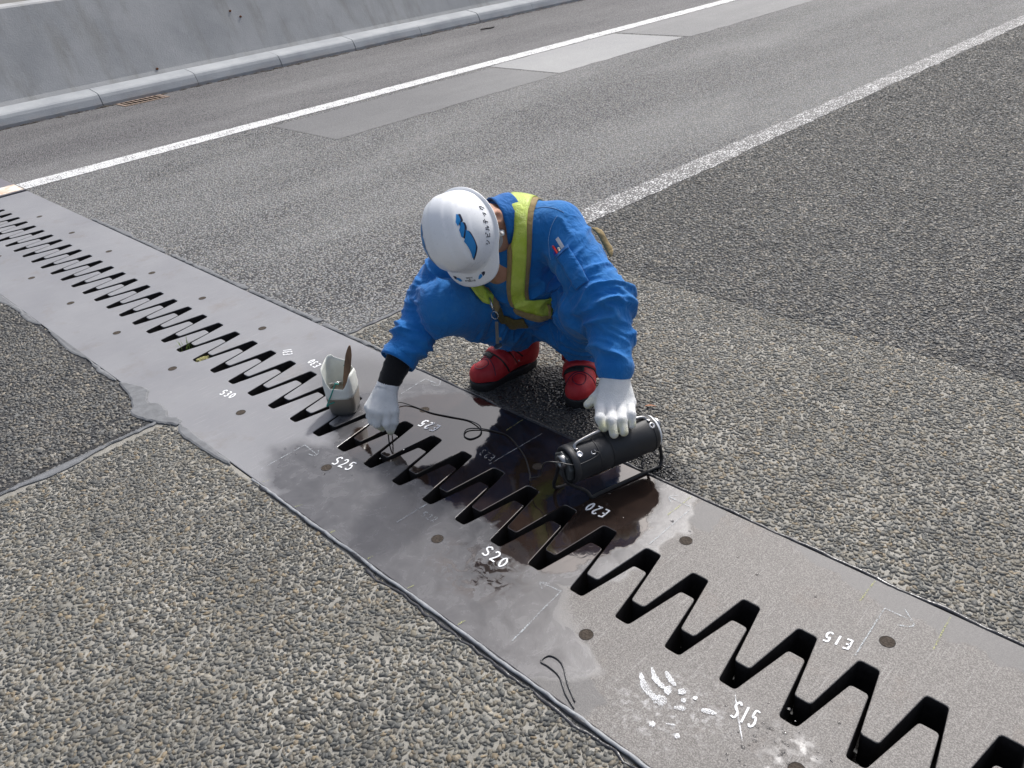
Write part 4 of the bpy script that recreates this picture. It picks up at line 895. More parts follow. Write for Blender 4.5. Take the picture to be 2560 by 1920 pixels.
# left cuff band, right sleeve hem with the black undersleeve
axL = (A3(-1.3629, 1.6384, .2758) - ELL); axL = axL / np.linalg.norm(axL)
ringtube('sleeve_cuff', CUL - axL * .026, axL, .046, [(0.0, 1.10), (.006, 1.12), (.03, 1.06), (.05, 1.02), (.053, .98), (.052, .9), (.03, .9)], M_blue, CV, ecc=.92)
ringtube('seam', CUL - axL * .02, axL, .0512, [(0, 1), (.0015, 1.012), (.003, 1)], M_thread, CV, ecc=.92)
axR = (CUR - ELR) / np.linalg.norm(CUR - ELR)
ringtube('sleeve_hem', CUR + axR * .014, axR, .056, [(-.03, .98), (-.01, 1.05), (.010, 1.06), (.018, 1.03), (.0185, .98), (.0, .95), (-.03, .93)], M_blue, CV)
WR = A3(-2.0052, 1.3012, .1856)
aU = WR - CUR; aU = aU / np.linalg.norm(aU)
us = ringtube('undersleeve', CUR - aU * .06, aU, .040, [(.045, .80), (.058, .98), (.07, 1.06), (.078, 1.1), (.09, 1.04), (.10, 1.02), (.108, 1.06), (.12, .98), (.135, .94), (.142, .97), (.155, .9), (.17, .86)], M_black, WK)
# collar standing open round the neck, darker shirt collar inside
def collar(name, r0, r1, h, mat, a0, a1, parent, off=(0, 0, 0), th=.004):
    ax = Vector((-.28, -.90, .10)).normalized(); e1 = Vector((0, 0, 1)); e1 = (e1 - ax * e1.dot(ax)).normalized(); e2 = ax.cross(e1); c = Vector([float(x) for x in NECK]) + Vector(off); bm = bmesh.new(); R = []
    n = 36
    for s in (0, 1):
        for k in range(7):
            u = k / 6 if s == 0 else 1 - k / 6; ring = []
            for j in range(n + 1):
                a = a0 + (a1 - a0) * j / n; rr = r0 + (r1 - r0) * u + .004 * nz(math.cos(a) * 2, math.sin(a) * 2, u * 2) + (th if s == 0 else 0)
                f = 1 - .35 * abs(2 * j / n - 1) ** 4
                ring.append(bm.verts.new(c + ax * (h * u * f) + (e1 * math.cos(a) + e2 * math.sin(a)) * rr))
            R.append(ring)
    for a, b in zip(R, R[1:]):
        for j in range(n): bm.faces.new((a[j], a[j + 1], b[j + 1], b[j]))
    return bmobj(name, bm, mat, parent, True)
collar('collar', .088, .079, .062, M_blue2, math.radians(-128), math.radians(150), CV, (.004, .012, .004))
collar('shirt_collar', .074, .067, .046, M_navy, math.radians(-120), math.radians(140), WK, (0, .008, 0))

# helmet
hm = bmesh.new(); NT_, NP = 96, 30; rings = []
phs = np.linspace(math.pi / 2, 0, NP)
ths = np.linspace(0, 2 * math.pi, NT_, endpoint=False)
for ph in phs[1:]: rings.append([hm.verts.new(p) for p in helm(ths, np.full(NT_, ph))])
for uu in (.08, .3, .6, .9, 1.0): rings.append([hm.verts.new(p) for p in brim(ths, np.full(NT_, uu))])
rings.append([hm.verts.new(p) for p in brim(ths, np.full(NT_, 1.0), -.004)]); rings.append([hm.verts.new(p) for p in brim(ths, np.full(NT_, .5), -.005)]); rings.append([hm.verts.new(p) for p in helm(ths, np.full(NT_, .02), -.004)])
for ph in (.3, .6, .9, 1.2, 1.45): rings.append([hm.verts.new(p) for p in helm(ths, np.full(NT_, ph), -.004)])
top = hm.verts.new(helm(0, math.pi / 2)); 
for j in range(NT_): hm.faces.new((top, rings[0][j], rings[0][(j + 1) % NT_]))
for a, b in zip(rings, rings[1:]):
    for j in range(NT_): hm.faces.new((a[j], b[j], b[(j + 1) % NT_], a[(j + 1) % NT_]))
hm.faces.new(rings[-1])
HEL = bmobj('helmet', hm, M_helmet, WK, True); HEL['label'] = 'white safety helmet with blue emblems'
def fillpoly(poly, fn, name, mat, parent, n=7, order=0):
    """closed outline in shell coordinates, filled with a fine fan so that it follows the shell"""
    c = np.mean(poly, 0); P = []
    for a, b in zip(poly, poly[1:] + poly[:1]): P += [np.array(a) + (np.array(b) - np.array(a)) * k / 5 for k in range(5)]
    bm = bmesh.new(); R = []
    for k in range(1, n + 1): R.append([bm.verts.new(fn(*(c + (p - c) * k / n))) for p in P])
    ce = bm.verts.new(fn(*c)); m = len(P)
    for j in range(m): bm.faces.new((ce, R[0][j], R[0][(j + 1) % m]))
    for a, b in zip(R, R[1:]):
        for j in range(m): bm.faces.new((a[j], a[(j + 1) % m], b[(j + 1) % m], b[j]))
    o = bmobj(name, bm, mat, parent, True); return o
w2 = lambda L: [((a + 2 * math.pi if a < 0 else a), b) for a, b in L]
EMB = [
       ('b', [(-2.461, .942), (-2.505, .897), (-2.749, .923), (-2.941, 1.057), (-2.723, 1.07)]), ('b', [(-2.81, .942), (-2.862, .897), (-3.028, .891), (2.801, .98), (2.854, 1.025), (-3.124, 1.057)]), ('b', [(3.124, .884), (3.063, .827), (2.583, .609), (2.182, .545), (2.19, .583), (2.662, .948)])]
for mir in (0, 1):
    for kind, L in EMB:
        L = w2(L)
        if mir: L = [(math.pi - a, b) for a, b in L]
        if kind == 'b':
            fillpoly(L, lambda a, b: helm(a, b, .0011), 'emblem', M_decal, HEL); fillpoly([(a + (.045 if mir else -.045), b - .055) for a, b in L], lambda a, b: helm(a, b, .0006), 'emblem_shadow', M_decalk, HEL)
for mat, L in ((M_decalk, [(1.026, .62), (1.103, .506), (1.147, .57), (1.128, .722), (1.071, .759)]), (M_decal, [(1.109, .671), (1.154, .506), (1.217, .506), (1.262, .646), (1.211, .734), (1.147, .709)]), (M_decalk, [(1.784, .291), (1.842, .278), (1.88, .354), (1.842, .468), (1.778, .519), (1.784, .405)]), (M_decal, [(1.689, .405), (1.746, .316), (1.784, .405), (1.759, .519), (1.682, .595), (1.644, .557)])):
    fillpoly(L, lambda a, b: brim(a, b, .0014 if mat is M_decal else .0009), 'brim_emblem', mat, HEL)
def pen_strokes(strokes, fn, wid, name, parent, mat):
    bm = bmesh.new()
    for S in strokes:
        P = [fn(*p) for p in (spline(S, 5) if len(S) > 2 else [np.array(S[0]) + (np.array(S[1]) - np.array(S[0])) * k / 4 for k in range(5)])]
        tube(bm, P, wid, 4)
    return bmobj(name, bm, mat, parent)
KANA = [[[(.15, .85), (.32, .75)], [(.1, .58), (.27, .48)], [(.2, .1), (.6, .3), (.9, .8)]], [[(.2, .9), (.2, .15), (.22, .13), (.85, .12)], [(.2, .52), (.75, .68)], [(.76, 1.02), (.84, .88)], [(.92, 1.04), (1.0, .9)]], [[(.3, .85), (.27, .4), (.05, .1)], [(.6, .9), (.6, .16), (.95, .5)]],
        [[(.2, .92), (.8, .92)], [(.05, .6), (.95, .6)], [(.52, .6), (.45, .3), (.25, .05)]], [[(.2, .6), (.28, .42)], [(.5, .66), (.56, .48)], [(.85, .66), (.75, .35), (.42, .1)]], [[(.4, .98), (.3, .72), (.08, .48)], [(.38, .8), (.88, .8), (.72, .4), (.3, .02)]]]
for i, g in enumerate(KANA):
    th0 = 2.60 + i * (3.76 - 2.60) / 6; dth = (3.76 - 2.60) / 6 * .76
    pen_strokes(g, lambda x, y: helm(th0 + x * dth, .16 - .07 * max(0, i - 3) / 2 + y * .15, .0006), .0012, 'helmet_lettering', HEL, M_ink)
LET = {'S': [[(.9, .9), (.5, 1), (.1, .8), (.5, .5), (.9, .25), (.5, 0), (.1, .1)]], 'A': [[(0, 0), (.5, 1)], [(.5, 1), (1, 0)], [(.2, .4), (.8, .4)]], 'F': [[(.1, 0), (.1, 1)], [(.1, 1), (.9, 1)], [(.1, .5), (.7, .5)]], 'E': [[(.1, 0), (.1, 1)], [(.1, 1), (.9, 1)], [(.1, .5), (.7, .5)], [(.1, 0), (.9, 0)]], 'T': [[(0, 1), (1, 1)], [(.5, 1), (.5, 0)]], 'Y': [[(0, 1), (.5, .5)], [(1, 1), (.5, .5)], [(.5, .5), (.5, 0)]], 'R': [[(.1, 0), (.1, 1)], [(.1, 1), (.9, .85), (.8, .55), (.1, .5)], [(.4, .5), (.95, 0)]], 'C': [[(.9, .85), (.5, 1), (.1, .5), (.5, 0), (.9, .15)]], 'I': [[(.5, 0), (.5, 1)]], 'V': [[(0, 1), (.5, 0)], [(.5, 0), (1, 1)]], '&': [[(.95, 0), (.3, .75), (.5, 1), (.7, .75), (.15, .25), (.45, 0), (.9, .4)]]}
def brim_word(w, a0, a1, u0, h):
    st = []
    for i, ch in enumerate(w):
        for S in LET[ch]: st.append([(a0 + (a1 - a0) * (i + .12 + .76 * x) / len(w), u0 - h * y) for x, y in S])
    pen_strokes(st, lambda a, u: brim(a, u, .0006), .00042, 'brim_lettering', HEL, M_ink)
brim_word('SAFETY', 1.364, 1.529, .43, .10); brim_word('&', 1.425, 1.470, .515, .06); brim_word('ATTRACTIVE', 1.326, 1.58, .63, .10)
def head_pt(x, y, z): return Vector([float(v) for v in (HC + A3(x, y, z) @ HAX)])
def on_body(p, off):
    p = np.asarray(p, np.float32)[None]
    for _ in range(4): p = p - (body_sdf(p) - off)[:, None] * grad(body_sdf, p)
    return p[0]
def webbing(P, w, name, mat, off=.002, ring=6):
    Pp = [on_body(q, off) for q in spline(P, ring)]; bm = bmesh.new(); L = []; R = []
    for i, p in enumerate(Pp):
        T = Pp[min(i + 1, len(Pp) - 1)] - Pp[max(0, i - 1)]; n = grad(body_sdf, p[None])[0]; S = np.cross(T, n); S = S / (np.linalg.norm(S) + 1e-9)
        L.append([bm.verts.new(p + S * w / 2 + n * h) for h in (0, .0015)]); R.append([bm.verts.new(p - S * w / 2 + n * h) for h in (0, .0015)])
    for i in range(len(Pp) - 1):
        bm.faces.new((L[i][1], R[i][1], R[i + 1][1], L[i + 1][1])); bm.faces.new((L[i][0], L[i][1], L[i + 1][1], L[i + 1][0])); bm.faces.new((R[i][1], R[i][0], R[i + 1][0], R[i + 1][1]))
    return bmobj(name, bm, mat, HEL)
hp = lambda *a: HC + A3(*a) @ HAX
webbing([hp(-.082, .02, -.02), hp(-.082, .012, -.05), hp(-.075, .022, -.075)], .018, 'chin_strap', M_strap); webbing([hp(-.075, .022, -.075), hp(-.062, .04, -.10), hp(-.035, .05, -.13), hp(0, .055, -.145)], .010, 'chin_strap', M_strap)
bm = bmesh.new(); q = on_body(hp(-.076, .022, -.078), .006); bx(bm, [float(x) for x in q], (.012, .020, .016), None, .003); tube(bm, [Vector([float(x) for x in q]) + Vector((.01, -.008, .006)), Vector([float(x) for x in q]) + Vector((.022, -.012, .004))], .0045, 8); bmobj('buckle', bm, M_buckle, HEL)

# gloves: palm, five fingers, each bent at its own joints
def glove(name, joints, palm, wrist, tips, label, lo, hi, kn=.006, hgrid=.0026):
    def fn(P):
        d = None
        for a, b, ra, rb in palm:
            c = cap(P, a, b, ra, rb); d = c if d is None else smin(d, c, .018)
        e = None
        for ch in joints:
            fdist = None
            for a, b, ra, rb in ch:
                c = cap(P, a, b, ra, rb); fdist = c if fdist is None else smin(fdist, c, .006)
            e = fdist if e is None else smin(e, fdist, .0022)
        return smin(d, e, .010)
    V, Q = surface_nets(fn, lo, hi, hgrid); V = relax(V, Q, 1, .35)
    m = npmesh(name, V, quads=Q)
    w = np.zeros(len(V), np.float32)
    for p, rr in tips: w = np.maximum(w, np.clip(1.25 - np.linalg.norm(V - p, axis=1) / rr, 0, 1))
    at = m.attributes.new('tip', 'FLOAT', 'POINT'); at.data.foreach_set('value', w)
    o = mobj(name, m, M_glove, WK, True); o['label'] = label; return o
sink = A3(-.019, .016, -.016)
LW = A3(-1.3629, 1.6384, .2758); LK = [A3(-1.3421, 1.5503, .2265), A3(-1.3142, 1.5637, .2264), A3(-1.2943, 1.585, .2258), A3(-1.2842, 1.6135, .226)]
LP = [A3(-1.3068, 1.5056, .2192), A3(-1.2775, 1.5181, .2163), A3(-1.2572, 1.5398, .2157), A3(-1.2494, 1.5705, .2213)]; LT = [A3(-1.2866, 1.4958, .202), A3(-1.2558, 1.5023, .190), A3(-1.2381, 1.5237, .1924), A3(-1.2365, 1.5571, .1992)]
LTH = [A3(-1.3679, 1.5913, .2474), A3(-1.3741, 1.5606, .2295), A3(-1.3731, 1.5331, .2262)]
LK = [p + sink * .7 for p in LK]; LP = [p + sink * .45 for p in LP]; LT = [p + sink * .5 for p in LT]; LTH = [p + sink * .8 for p in LTH]
palm = [(LW + (k - LW) * .05 + (LK[1] * .5 + LK[2] * .5 - k) * -.35, k, .023, .0165) for k in LK] + [(LW, LW + (LK[1] - LW) * .3, .027, .026)]
fr = [.0148, .0150, .0146, .0135]
jl = [[(k, p, f, f * .97), (p, t_, f * .97, f * .86)] for k, p, t_, f in zip(LK, LP, LT, fr)] + [[(LW + (LK[0] - LW) * .38, LTH[0], .018, .0165), (LTH[0], LTH[1], .0165, .0145), (LTH[1], LTH[2], .0145, .0125)]]
glove('glove', jl, palm, LW, [(LT[1], .03), (LT[2], .034), (LT[0], .026), (LT[3], .02), (LTH[2], .03)], 'white knit glove resting on the lamp handle', (-1.45, 1.44, .12), (-1.19, 1.70, .34))
ringtube('glove_wrist', LW - axL * .03, axL, .031, [(-.02, 1.05), (0, 1.06), (.03, 1.0), (.05, .95)], M_glove, WK)
RK = [A3(-1.9626, 1.2483, .1194), A3(-1.9760, 1.2268, .1244), A3(-1.9950, 1.218, .1277), A3(-2.0200, 1.2234, .1293)]
X1 = A3(-1.955, 1.243, .052); X2 = A3(-1.998, 1.232, .052)
jr = [[(RK[0], A3(-1.953, 1.232, .088), .0140, .0135), (A3(-1.953, 1.232, .088), X1, .0135, .012)],
      [(RK[1], A3(-1.979, 1.214, .088), .0145, .0142), (A3(-1.979, 1.214, .088), A3(-1.983, 1.232, .058), .0125, .011)],
      [(RK[2], A3(-1.997, 1.210, .092), .0142, .0138), (A3(-1.997, 1.210, .092), A3(-2.000, 1.230, .060), .012, .011)],
      [(RK[3], A3(-2.017, 1.216, .098), .0115, .011), (A3(-2.017, 1.216, .098), A3(-2.015, 1.238, .070), .011, .010)],
      [(A3(-1.975, 1.283, .155), A3(-1.950, 1.268, .118), .017, .0145), (A3(-1.950, 1.268, .118), A3(-1.945, 1.258, .085), .0145, .0125), (A3(-1.945, 1.258, .085), A3(-1.955, 1.250, .058), .0125, .011)]]
palm = [(WR + (k - WR) * .08 + (RK[1] * .5 + RK[2] * .5 - k) * -.3, k, .022, .0165) for k in RK] + [(WR, WR + (RK[1] - WR) * .35, .025, .026)]
glove('glove', jr, palm, WR, [(X1, .022), (A3(-1.983, 1.225, .066), .02)], 'white knit glove pinching a wire in the slot', (-2.08, 1.16, .02), (-1.90, 1.36, .25))
aG = (RK[1] * .5 + RK[2] * .5 - WR); aG = aG / np.linalg.norm(aG)
gw = ringtube('glove_wrist', WR - aG * .034, aG, .031, [(0, 1.10), (.004, 1.12), (.02, 1.04), (.035, 1.0), (.05, 1.0), (.062, 1.06)], M_glove, WK, 30, 120, amp=.028); 
ma = gw.data.attributes.new('tip', 'FLOAT', 'POINT')
ringtube('glove_hem', WR - aG * .036, aG, .0335, [(-.001, .97), (0, 1.03), (.0022, 1.04), (.004, 1.0)], simple('orange_hem', (0.80, 0.36, 0.03), .8, 200, .3, .1), WK)

# boots
def boot(heel, direc, label):
    dv = A3(direc[0], direc[1], 0); dv = dv / np.linalg.norm(dv); sx = A3(dv[1], -dv[0], 0); AX = np.stack([sx, dv, A3(0, 0, 1)]); H0 = A3(*heel)
    def loc(P): return (P - H0) @ AX.T
    def fn(P):
        q = loc(P); d = cap(q, (0, .055, .062), (0, .165, .058), .046, .046); d = smin(d, cap(q, (-.006, .215, .045), (.006, .238, .044), .047, .044), .035)
        d = smin(d, cap(q, (0, .05, .10), (0, .052, .185), .050, .054), .05); d = smin(d, cap(q, (0, .10, .09), (0, .16, .07), .042, .04), .04)
        d = smin(d, cap(q, (0, .04, .05), (0, .04, .08), .043, .045), .03)
        d = smax(d, .022 - q[..., 2], .006); d = smax(d, q[..., 2] - .185, .006)
        return d
    def sole(P):
        q = loc(P); x, y, z = q[..., 0], q[..., 1], q[..., 2]; xx = np.stack([x, y, 0 * z], -1)
        f = cap(xx, (0, .045, 0), (0, .10, 0), .044, .041); f = smin(f, cap(xx, (0, .10, 0), (0, .235, 0), .041, .051), .05)
        d = smax(f, np.abs(z - .016) - .0165, .006)
        return smax(d, -(np.abs(z) - .008 + 10 * np.clip(np.abs(y - .115) - .018, 0, 1)), .004)
    b = H0 - .12; lo = np.array([H0[0], H0[1], 0]) + np.minimum(0, dv * .30) - .075; hi = np.array([H0[0], H0[1], 0]) + np.maximum(0, dv * .30) + .075; lo[2] = -.012; hi[2] = .20
    V, Q = surface_nets(fn, lo, hi, .0042); V = relax(V, Q, 2, .4); N_ = grad(fn, V)
    # instep creases
    q = loc(V); w = np.exp(-((q[:, 1] - .15) / .035) ** 2) * np.clip((q[:, 2] - .05) / .03, 0, 1); V = V + N_ * (w * .0022 * np.sin(q[:, 1] * 330 + 6 * q[:, 0] * 10))[:, None]
    o = mobj('boot', npmesh('boot', V, quads=Q), M_boot, WK, True); o['label'] = label
    V, Q = surface_nets(sole, lo, hi, .0045); mobj('sole', npmesh('sole', relax(V, Q, 1, .4), quads=Q), M_rubber, o, True)
    toW = lambda p: A3(*p) @ AX + H0
    def proj_(p, off):
        p = np.asarray(p, np.float32)[None]
        for _ in range(5): p = p - (fn(p) - off)[:, None] * grad(fn, p)
        return p[0]
    def band(L, w, name, mat, off=.0025, th=.0042):
        Pp = [proj_(toW(p), off) for p in spline(L, 8)]; bm = bmesh.new(); rows = []
        for i, p in enumerate(Pp):
            T = Pp[min(i + 1, len(Pp) - 1)] - Pp[max(0, i - 1)]; n = grad(fn, p[None])[0]; S = np.cross(T, n); S = S / (np.linalg.norm(S) + 1e-9)
            ring = [proj_(p + S * w * (k / 4 - .5), off) for k in range(5)]
            rows.append([bm.verts.new(r_ - n * .003) for r_ in ring[:1]] + [bm.verts.new(r_ + n * th) for r_ in ring] + [bm.verts.new(r_ - n * .003) for r_ in ring[-1:]])
        for a, c in zip(rows, rows[1:]):
            for k in range(len(a) - 1): bm.faces.new((a[k], a[k + 1], c[k + 1], c[k]))
        for r_ in (rows[0], rows[-1]): bm.faces.new(r_)
        return bmobj(name, bm, mat, o, True)
    band([(-.060, .142, .050), (-.04, .160, .09), (0, .172, .108), (.04, .160, .09), (.060, .142, .050)], .047, 'strap_gap_dark', M_rubber, .0008, .0014); band([(-.062, .085, .09), (-.042, .112, .125), (0, .128, .142), (.042, .112, .125), (.062, .085, .09)], .040, 'strap_gap_dark', M_rubber, .0008, .0014)  # black bands wider than the straps, painting the dark gap beneath them
    band([(-.060, .142, .050), (-.04, .160, .09), (0, .172, .108), (.04, .160, .09), (.060, .142, .050)], .036, 'boot_strap', M_boot)
    band([(-.062, .085, .09), (-.042, .112, .125), (0, .128, .142), (.042, .112, .125), (.062, .085, .09)], .030, 'boot_strap', M_boot)
    band([(.058, .165, .062), (.045, .180, .080), (.02, .194, .096), (-.014, .198, .097)], .016, 'strap_tab', M_rubber, .0015, .0016)
    band([(-.045, .10, .135), (-.01, .125, .14), (.03, .118, .138)], .011, 'strap_tab', M_rubber, .0012, .0014)
    # toe cap stitching
    bm = bmesh.new(); tube(bm, [proj_(toW(p), .0004) for p in spline([(-.046, .222, .052), (-.034, .215, .078), (0, .207, .094), (.034, .215, .078), (.046, .222, .052)], 8)], .0014, 5); tube(bm, [proj_(toW(p), .0003) for p in spline([(-.022, .232, .085), (-.02, .222, .09), (0, .216, .095), (.02, .222, .09), (.022, .232, .085), (.016, .252, .08), (0, .260, .075), (-.016, .252, .08), (-.022, .232, .085)], 6)], .0012, 5)
    bmobj('stitching', bm, M_decalk, o)
    for p in ((.052, .118, .07), (-.052, .118, .07), (.055, .075, .13)):
        c = proj_(toW(p), .004); bm = bmesh.new(); bmesh.ops.create_uvsphere(bm, u_segments=10, v_segments=6, radius=.0032, matrix=Matrix.Translation([float(v) for v in c])); bmobj('rivet', bm, M_chrome, o, True)
    return o
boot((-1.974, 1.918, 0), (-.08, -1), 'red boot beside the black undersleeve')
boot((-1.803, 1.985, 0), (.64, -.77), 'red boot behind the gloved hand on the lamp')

# things hung on or carried by the worker
KC = tag(empty('key_clip', (-1.672, 1.50, .42)), 'steel key on a snap hook hanging from the front of the yellow vest', 'key')
def kp(P, dx=0): return Vector(P)
k0 = Vector((-1.835, 1.61, .405)); k1 = Vector((-1.812, 1.60, .375)); k2 = Vector((-1.803, 1.597, .36)); k3 = Vector((-1.797, 1.594, .342)); k4 = Vector((-1.796, 1.592, .262))
bm = bmesh.new(); tube(bm, spline([k0, k0 + (k1 - k0) * .5 + Vector((.008, -.006, .006)), k1, k0 + (k1 - k0) * .5 + Vector((-.010, .004, -.006)), k0], 7), .0032, 7); bmobj('snap_hook', bm, M_chrome, KC, True)
bm = bmesh.new(); tube(bm, [k2 + Vector((.011 * math.cos(a), .004 * math.cos(a), .013 * math.sin(a))) for a in np.linspace(0, 2 * math.pi, 25)], .0013, 6); bmobj('split_ring', bm, M_chrome, KC, True)
bm = bmesh.new(); bx(bm, (k3 + k4) / 2, (.0105, .0026, (k3 - k4).length), Matrix.Rotation(.09, 3, 'Y') @ Matrix.Rotation(.6, 3, 'Z'), .0008); bx(bm, (k3 * .25 + k4 * .75) + Vector((.008, .004, 0)), (.008, .0026, .010), Matrix.Rotation(.6, 3, 'Z'), .0006); bmobj('key_blade', bm, M_steeld, KC)
bm = bmesh.new(); lathe(bm, [(.0125, 0), (.0135, .0008), (.0125, .0016)], 24, Matrix.Translation(k4 + Vector((.001, -.002, -.006))) @ Matrix.Rotation(.35, 4, 'X')); bmobj('disc', bm, M_steeld, KC)
def rod(name, a, b, r, mat, label, cat, capmat=None, group=None):
    a, b = Vector(a), Vector(b); e = tag(empty(name, a), label, cat, group); bm = bmesh.new(); tube(bm, [a, b], r, 10); bmobj('barrel', bm, mat, e, True)
    bm = bmesh.new(); d = (b - a).normalized(); tube(bm, [b + d * .0005, b + d * .006, b + d * .009], [r * 1.05, r * .95, r * .4], 10); bmobj('cap', bm, capmat or mat, e, True)
    return e
dn = Vector((float(pk[2][0] - pk[0][0]), float(pk[2][1] - pk[0][1]), float(pk[2][2] - pk[0][2]))).normalized()
nn_ = Vector([float(v) for v in on_cloth(pk[0], 0)[1]]); sd = dn.cross(nn_).normalized(); base = Vector([float(v) for v in pk[0]]) + nn_ * .0055
M_redp = simple('red_plastic', (0.62, 0.03, 0.03), .35, 60, .05, .1); M_clear = simple('clear_plastic_ruler', (0.55, 0.58, 0.62), .25, 60, .05, .08); M_cream = simple('cream_plastic', (0.70, 0.66, 0.52), .4, 60, .05, .06); M_bluep = simple('blue_plastic', (0.03, 0.06, 0.42), .35, 60, .05, .1)
s_ = 1 if (Vector((-1.6002, 1.7272, .5878)) - base).dot(sd) > 0 else -1
rod('pen', base + dn * .03 - sd * s_ * .012, base - dn * .022 - sd * s_ * .014, .0038, M_redp, 'red pen standing in the sleeve pocket on the upper arm', 'pen', group='pens in the sleeve pocket')
rod('pen', base + dn * .03 - sd * s_ * .003, base - dn * .006 - sd * s_ * .003, .0042, M_cream, 'short cream capped pen in the sleeve pocket', 'pen', group='pens in the sleeve pocket')
rod('pen', base + dn * .03 - sd * s_ * .020, base - dn * .004 - sd * s_ * .021, .0034, M_bluep, 'dark blue pen at the outer edge of the sleeve pocket', 'pen', group='pens in the sleeve pocket')
bm = bmesh.new(); bx(bm, (0, 0, 0), (.011, .0016, .07)); z_ = -dn; R3 = Matrix((sd, nn_, z_)).transposed()
for v in bm.verts: v.co = R3 @ v.co + base - dn * .006 + sd * s_ * .009
tag(bmobj('ruler', bm, M_clear), 'short clear ruler sticking out of the sleeve pocket beside the pens', 'ruler')

# ------------------------------------------------------------------ cylindrical lamp with its wire stand
LA = Vector((-1.3347, 1.3812, .118)); LB = Vector((-1.2516, 1.6599, .118)); LX = (LB - LA).normalized(); LU = Vector((0, 0, 1)); LS = LX.cross(LU).normalized(); LL = (LB - LA).length
LAMP = tag(empty('inspection_lamp', ((LA.x + LB.x) / 2, (LA.y + LB.y) / 2, 0)), 'black padded cylindrical inspection lamp with chrome handle standing on the wet plate', 'lamp')
ML = Matrix((( LS.x, LU.x, LX.x, LA.x), (LS.y, LU.y, LX.y, LA.y), (LS.z, LU.z, LX.z, LA.z), (0, 0, 0, 1)))
def lp(s, u, x): return ML @ Vector((s, u, x))
t = NT('black_leatherette'); n = t.noise(24, 4); lv = t.voro(420).outputs['Distance']
M_lamp = t.P(color=t.mix(n, (0.012, 0.0125, 0.014), (0.024, 0.025, 0.028)), rough=t.rng(n, .3, .7, .45, .6), normal=t.bump(t.math('ADD', t.math('MULTIPLY', lv, .5), n), .2, .002))
RAD = .0545
bm = bmesh.new(); lathe(bm, [(.0, .012), (.035, .012), (.040, .006), (RAD - .003, .002), (RAD, .006), (RAD + .0006, .020), (RAD - .0012, .0215), (RAD, .023), (RAD, .083), (RAD + .001, .086), (RAD - .001, .088), (RAD, .090), (RAD, .128), (RAD - .001, .1295), (RAD + .0004, .131), (RAD + .0002, LL - .012), (RAD - .003, LL - .004), (.040, LL), (.0, LL)], 48, ML)
bmobj('lamp_body', bm, M_lamp, LAMP, True)
for x0 in (.086, .129, LL - .02):
    bm = bmesh.new(); lathe(bm, [(RAD - .001, x0 - .0022), (RAD + .0014, x0 - .0014), (RAD + .0014, x0 + .0014), (RAD - .001, x0 + .0022)], 48, ML); bmobj('strap', bm, M_rubber, LAMP, True)
# dark inset cap at the near end, flat at its lower corner
bm = bmesh.new(); lathe(bm, [(.043, .004), (.045, -.006), (.041, -.010), (.0, -.010)], 8, ML @ Matrix.Rotation(.2, 4, 'Z')); bmobj('end_cap', bm, simple('grey_cap', (0.055, 0.06, 0.06), .5, 60, .1, .15), LAMP)
bm = bmesh.new(); lathe(bm, [(.046, LL - .006), (.0475, LL + .004), (.042, LL + .007), (0, LL + .007)], 36, ML); bmobj('lens_ring', bm, simple('white_enamel', (0.72, 0.74, 0.76), .25, 60, .05, .04), LAMP, True)
# silver knob of the stand at the near end
for x0, sgn in ((-.003, -1), (LL + .003, 1)):
    bm = bmesh.new(); lathe(bm, [(.019, x0 + .003), (.0205, x0), (.0205, x0 + sgn * .014), (.018, x0 + sgn * .017), (.011, x0 + sgn * .017), (.009, x0 + sgn * .010), (0, x0 + sgn * .010)], 28, ML @ Matrix.Translation((0.004, .020, 0)))
    bmobj('knob', bm, M_steeld, LAMP, True)
bm = bmesh.new(); zf = .0075
g = [lp(.006, .018, -.008), lp(.03, -.03, -.010)]
ft = [Vector((-1.283, 1.425, zf)), Vector((-1.222, 1.662, zf))]
path = spline([lp(.004, .02, -.010), lp(.022, -.035, -.012), ft[0] + Vector((-.012, -.010, .022)), ft[0], ft[0] + (ft[1] - ft[0]) * .08], 7)[:-1] + [ft[0] + (ft[1] - ft[0]) * k for k in (.1, .3, .5, .7, .9)] + spline([ft[0] + (ft[1] - ft[0]) * .93, ft[1], ft[1] + Vector((-.004, .012, .022)), lp(.022, -.035, LL + .012), lp(.004, .02, LL + .010)], 7)
tube(bm, path, .0052, 9); bmobj('stand_frame', bm, M_rubber, LAMP, True)
# hidden rear half of the stand
bt = [lp(-.055, 0, .0), lp(-.055, 0, LL)]; bt = [Vector((p.x, p.y, zf)) for p in bt]
bm = bmesh.new(); tube(bm, spline([lp(-.004, .02, -.010), lp(-.03, -.04, -.011), bt[0], bt[0] + (bt[1] - bt[0]) * .5, bt[1], lp(-.03, -.04, LL + .011), lp(-.004, .02, LL + .010)], 7), .0052, 9); bmobj('stand_frame', bm, M_rubber, LAMP, True)
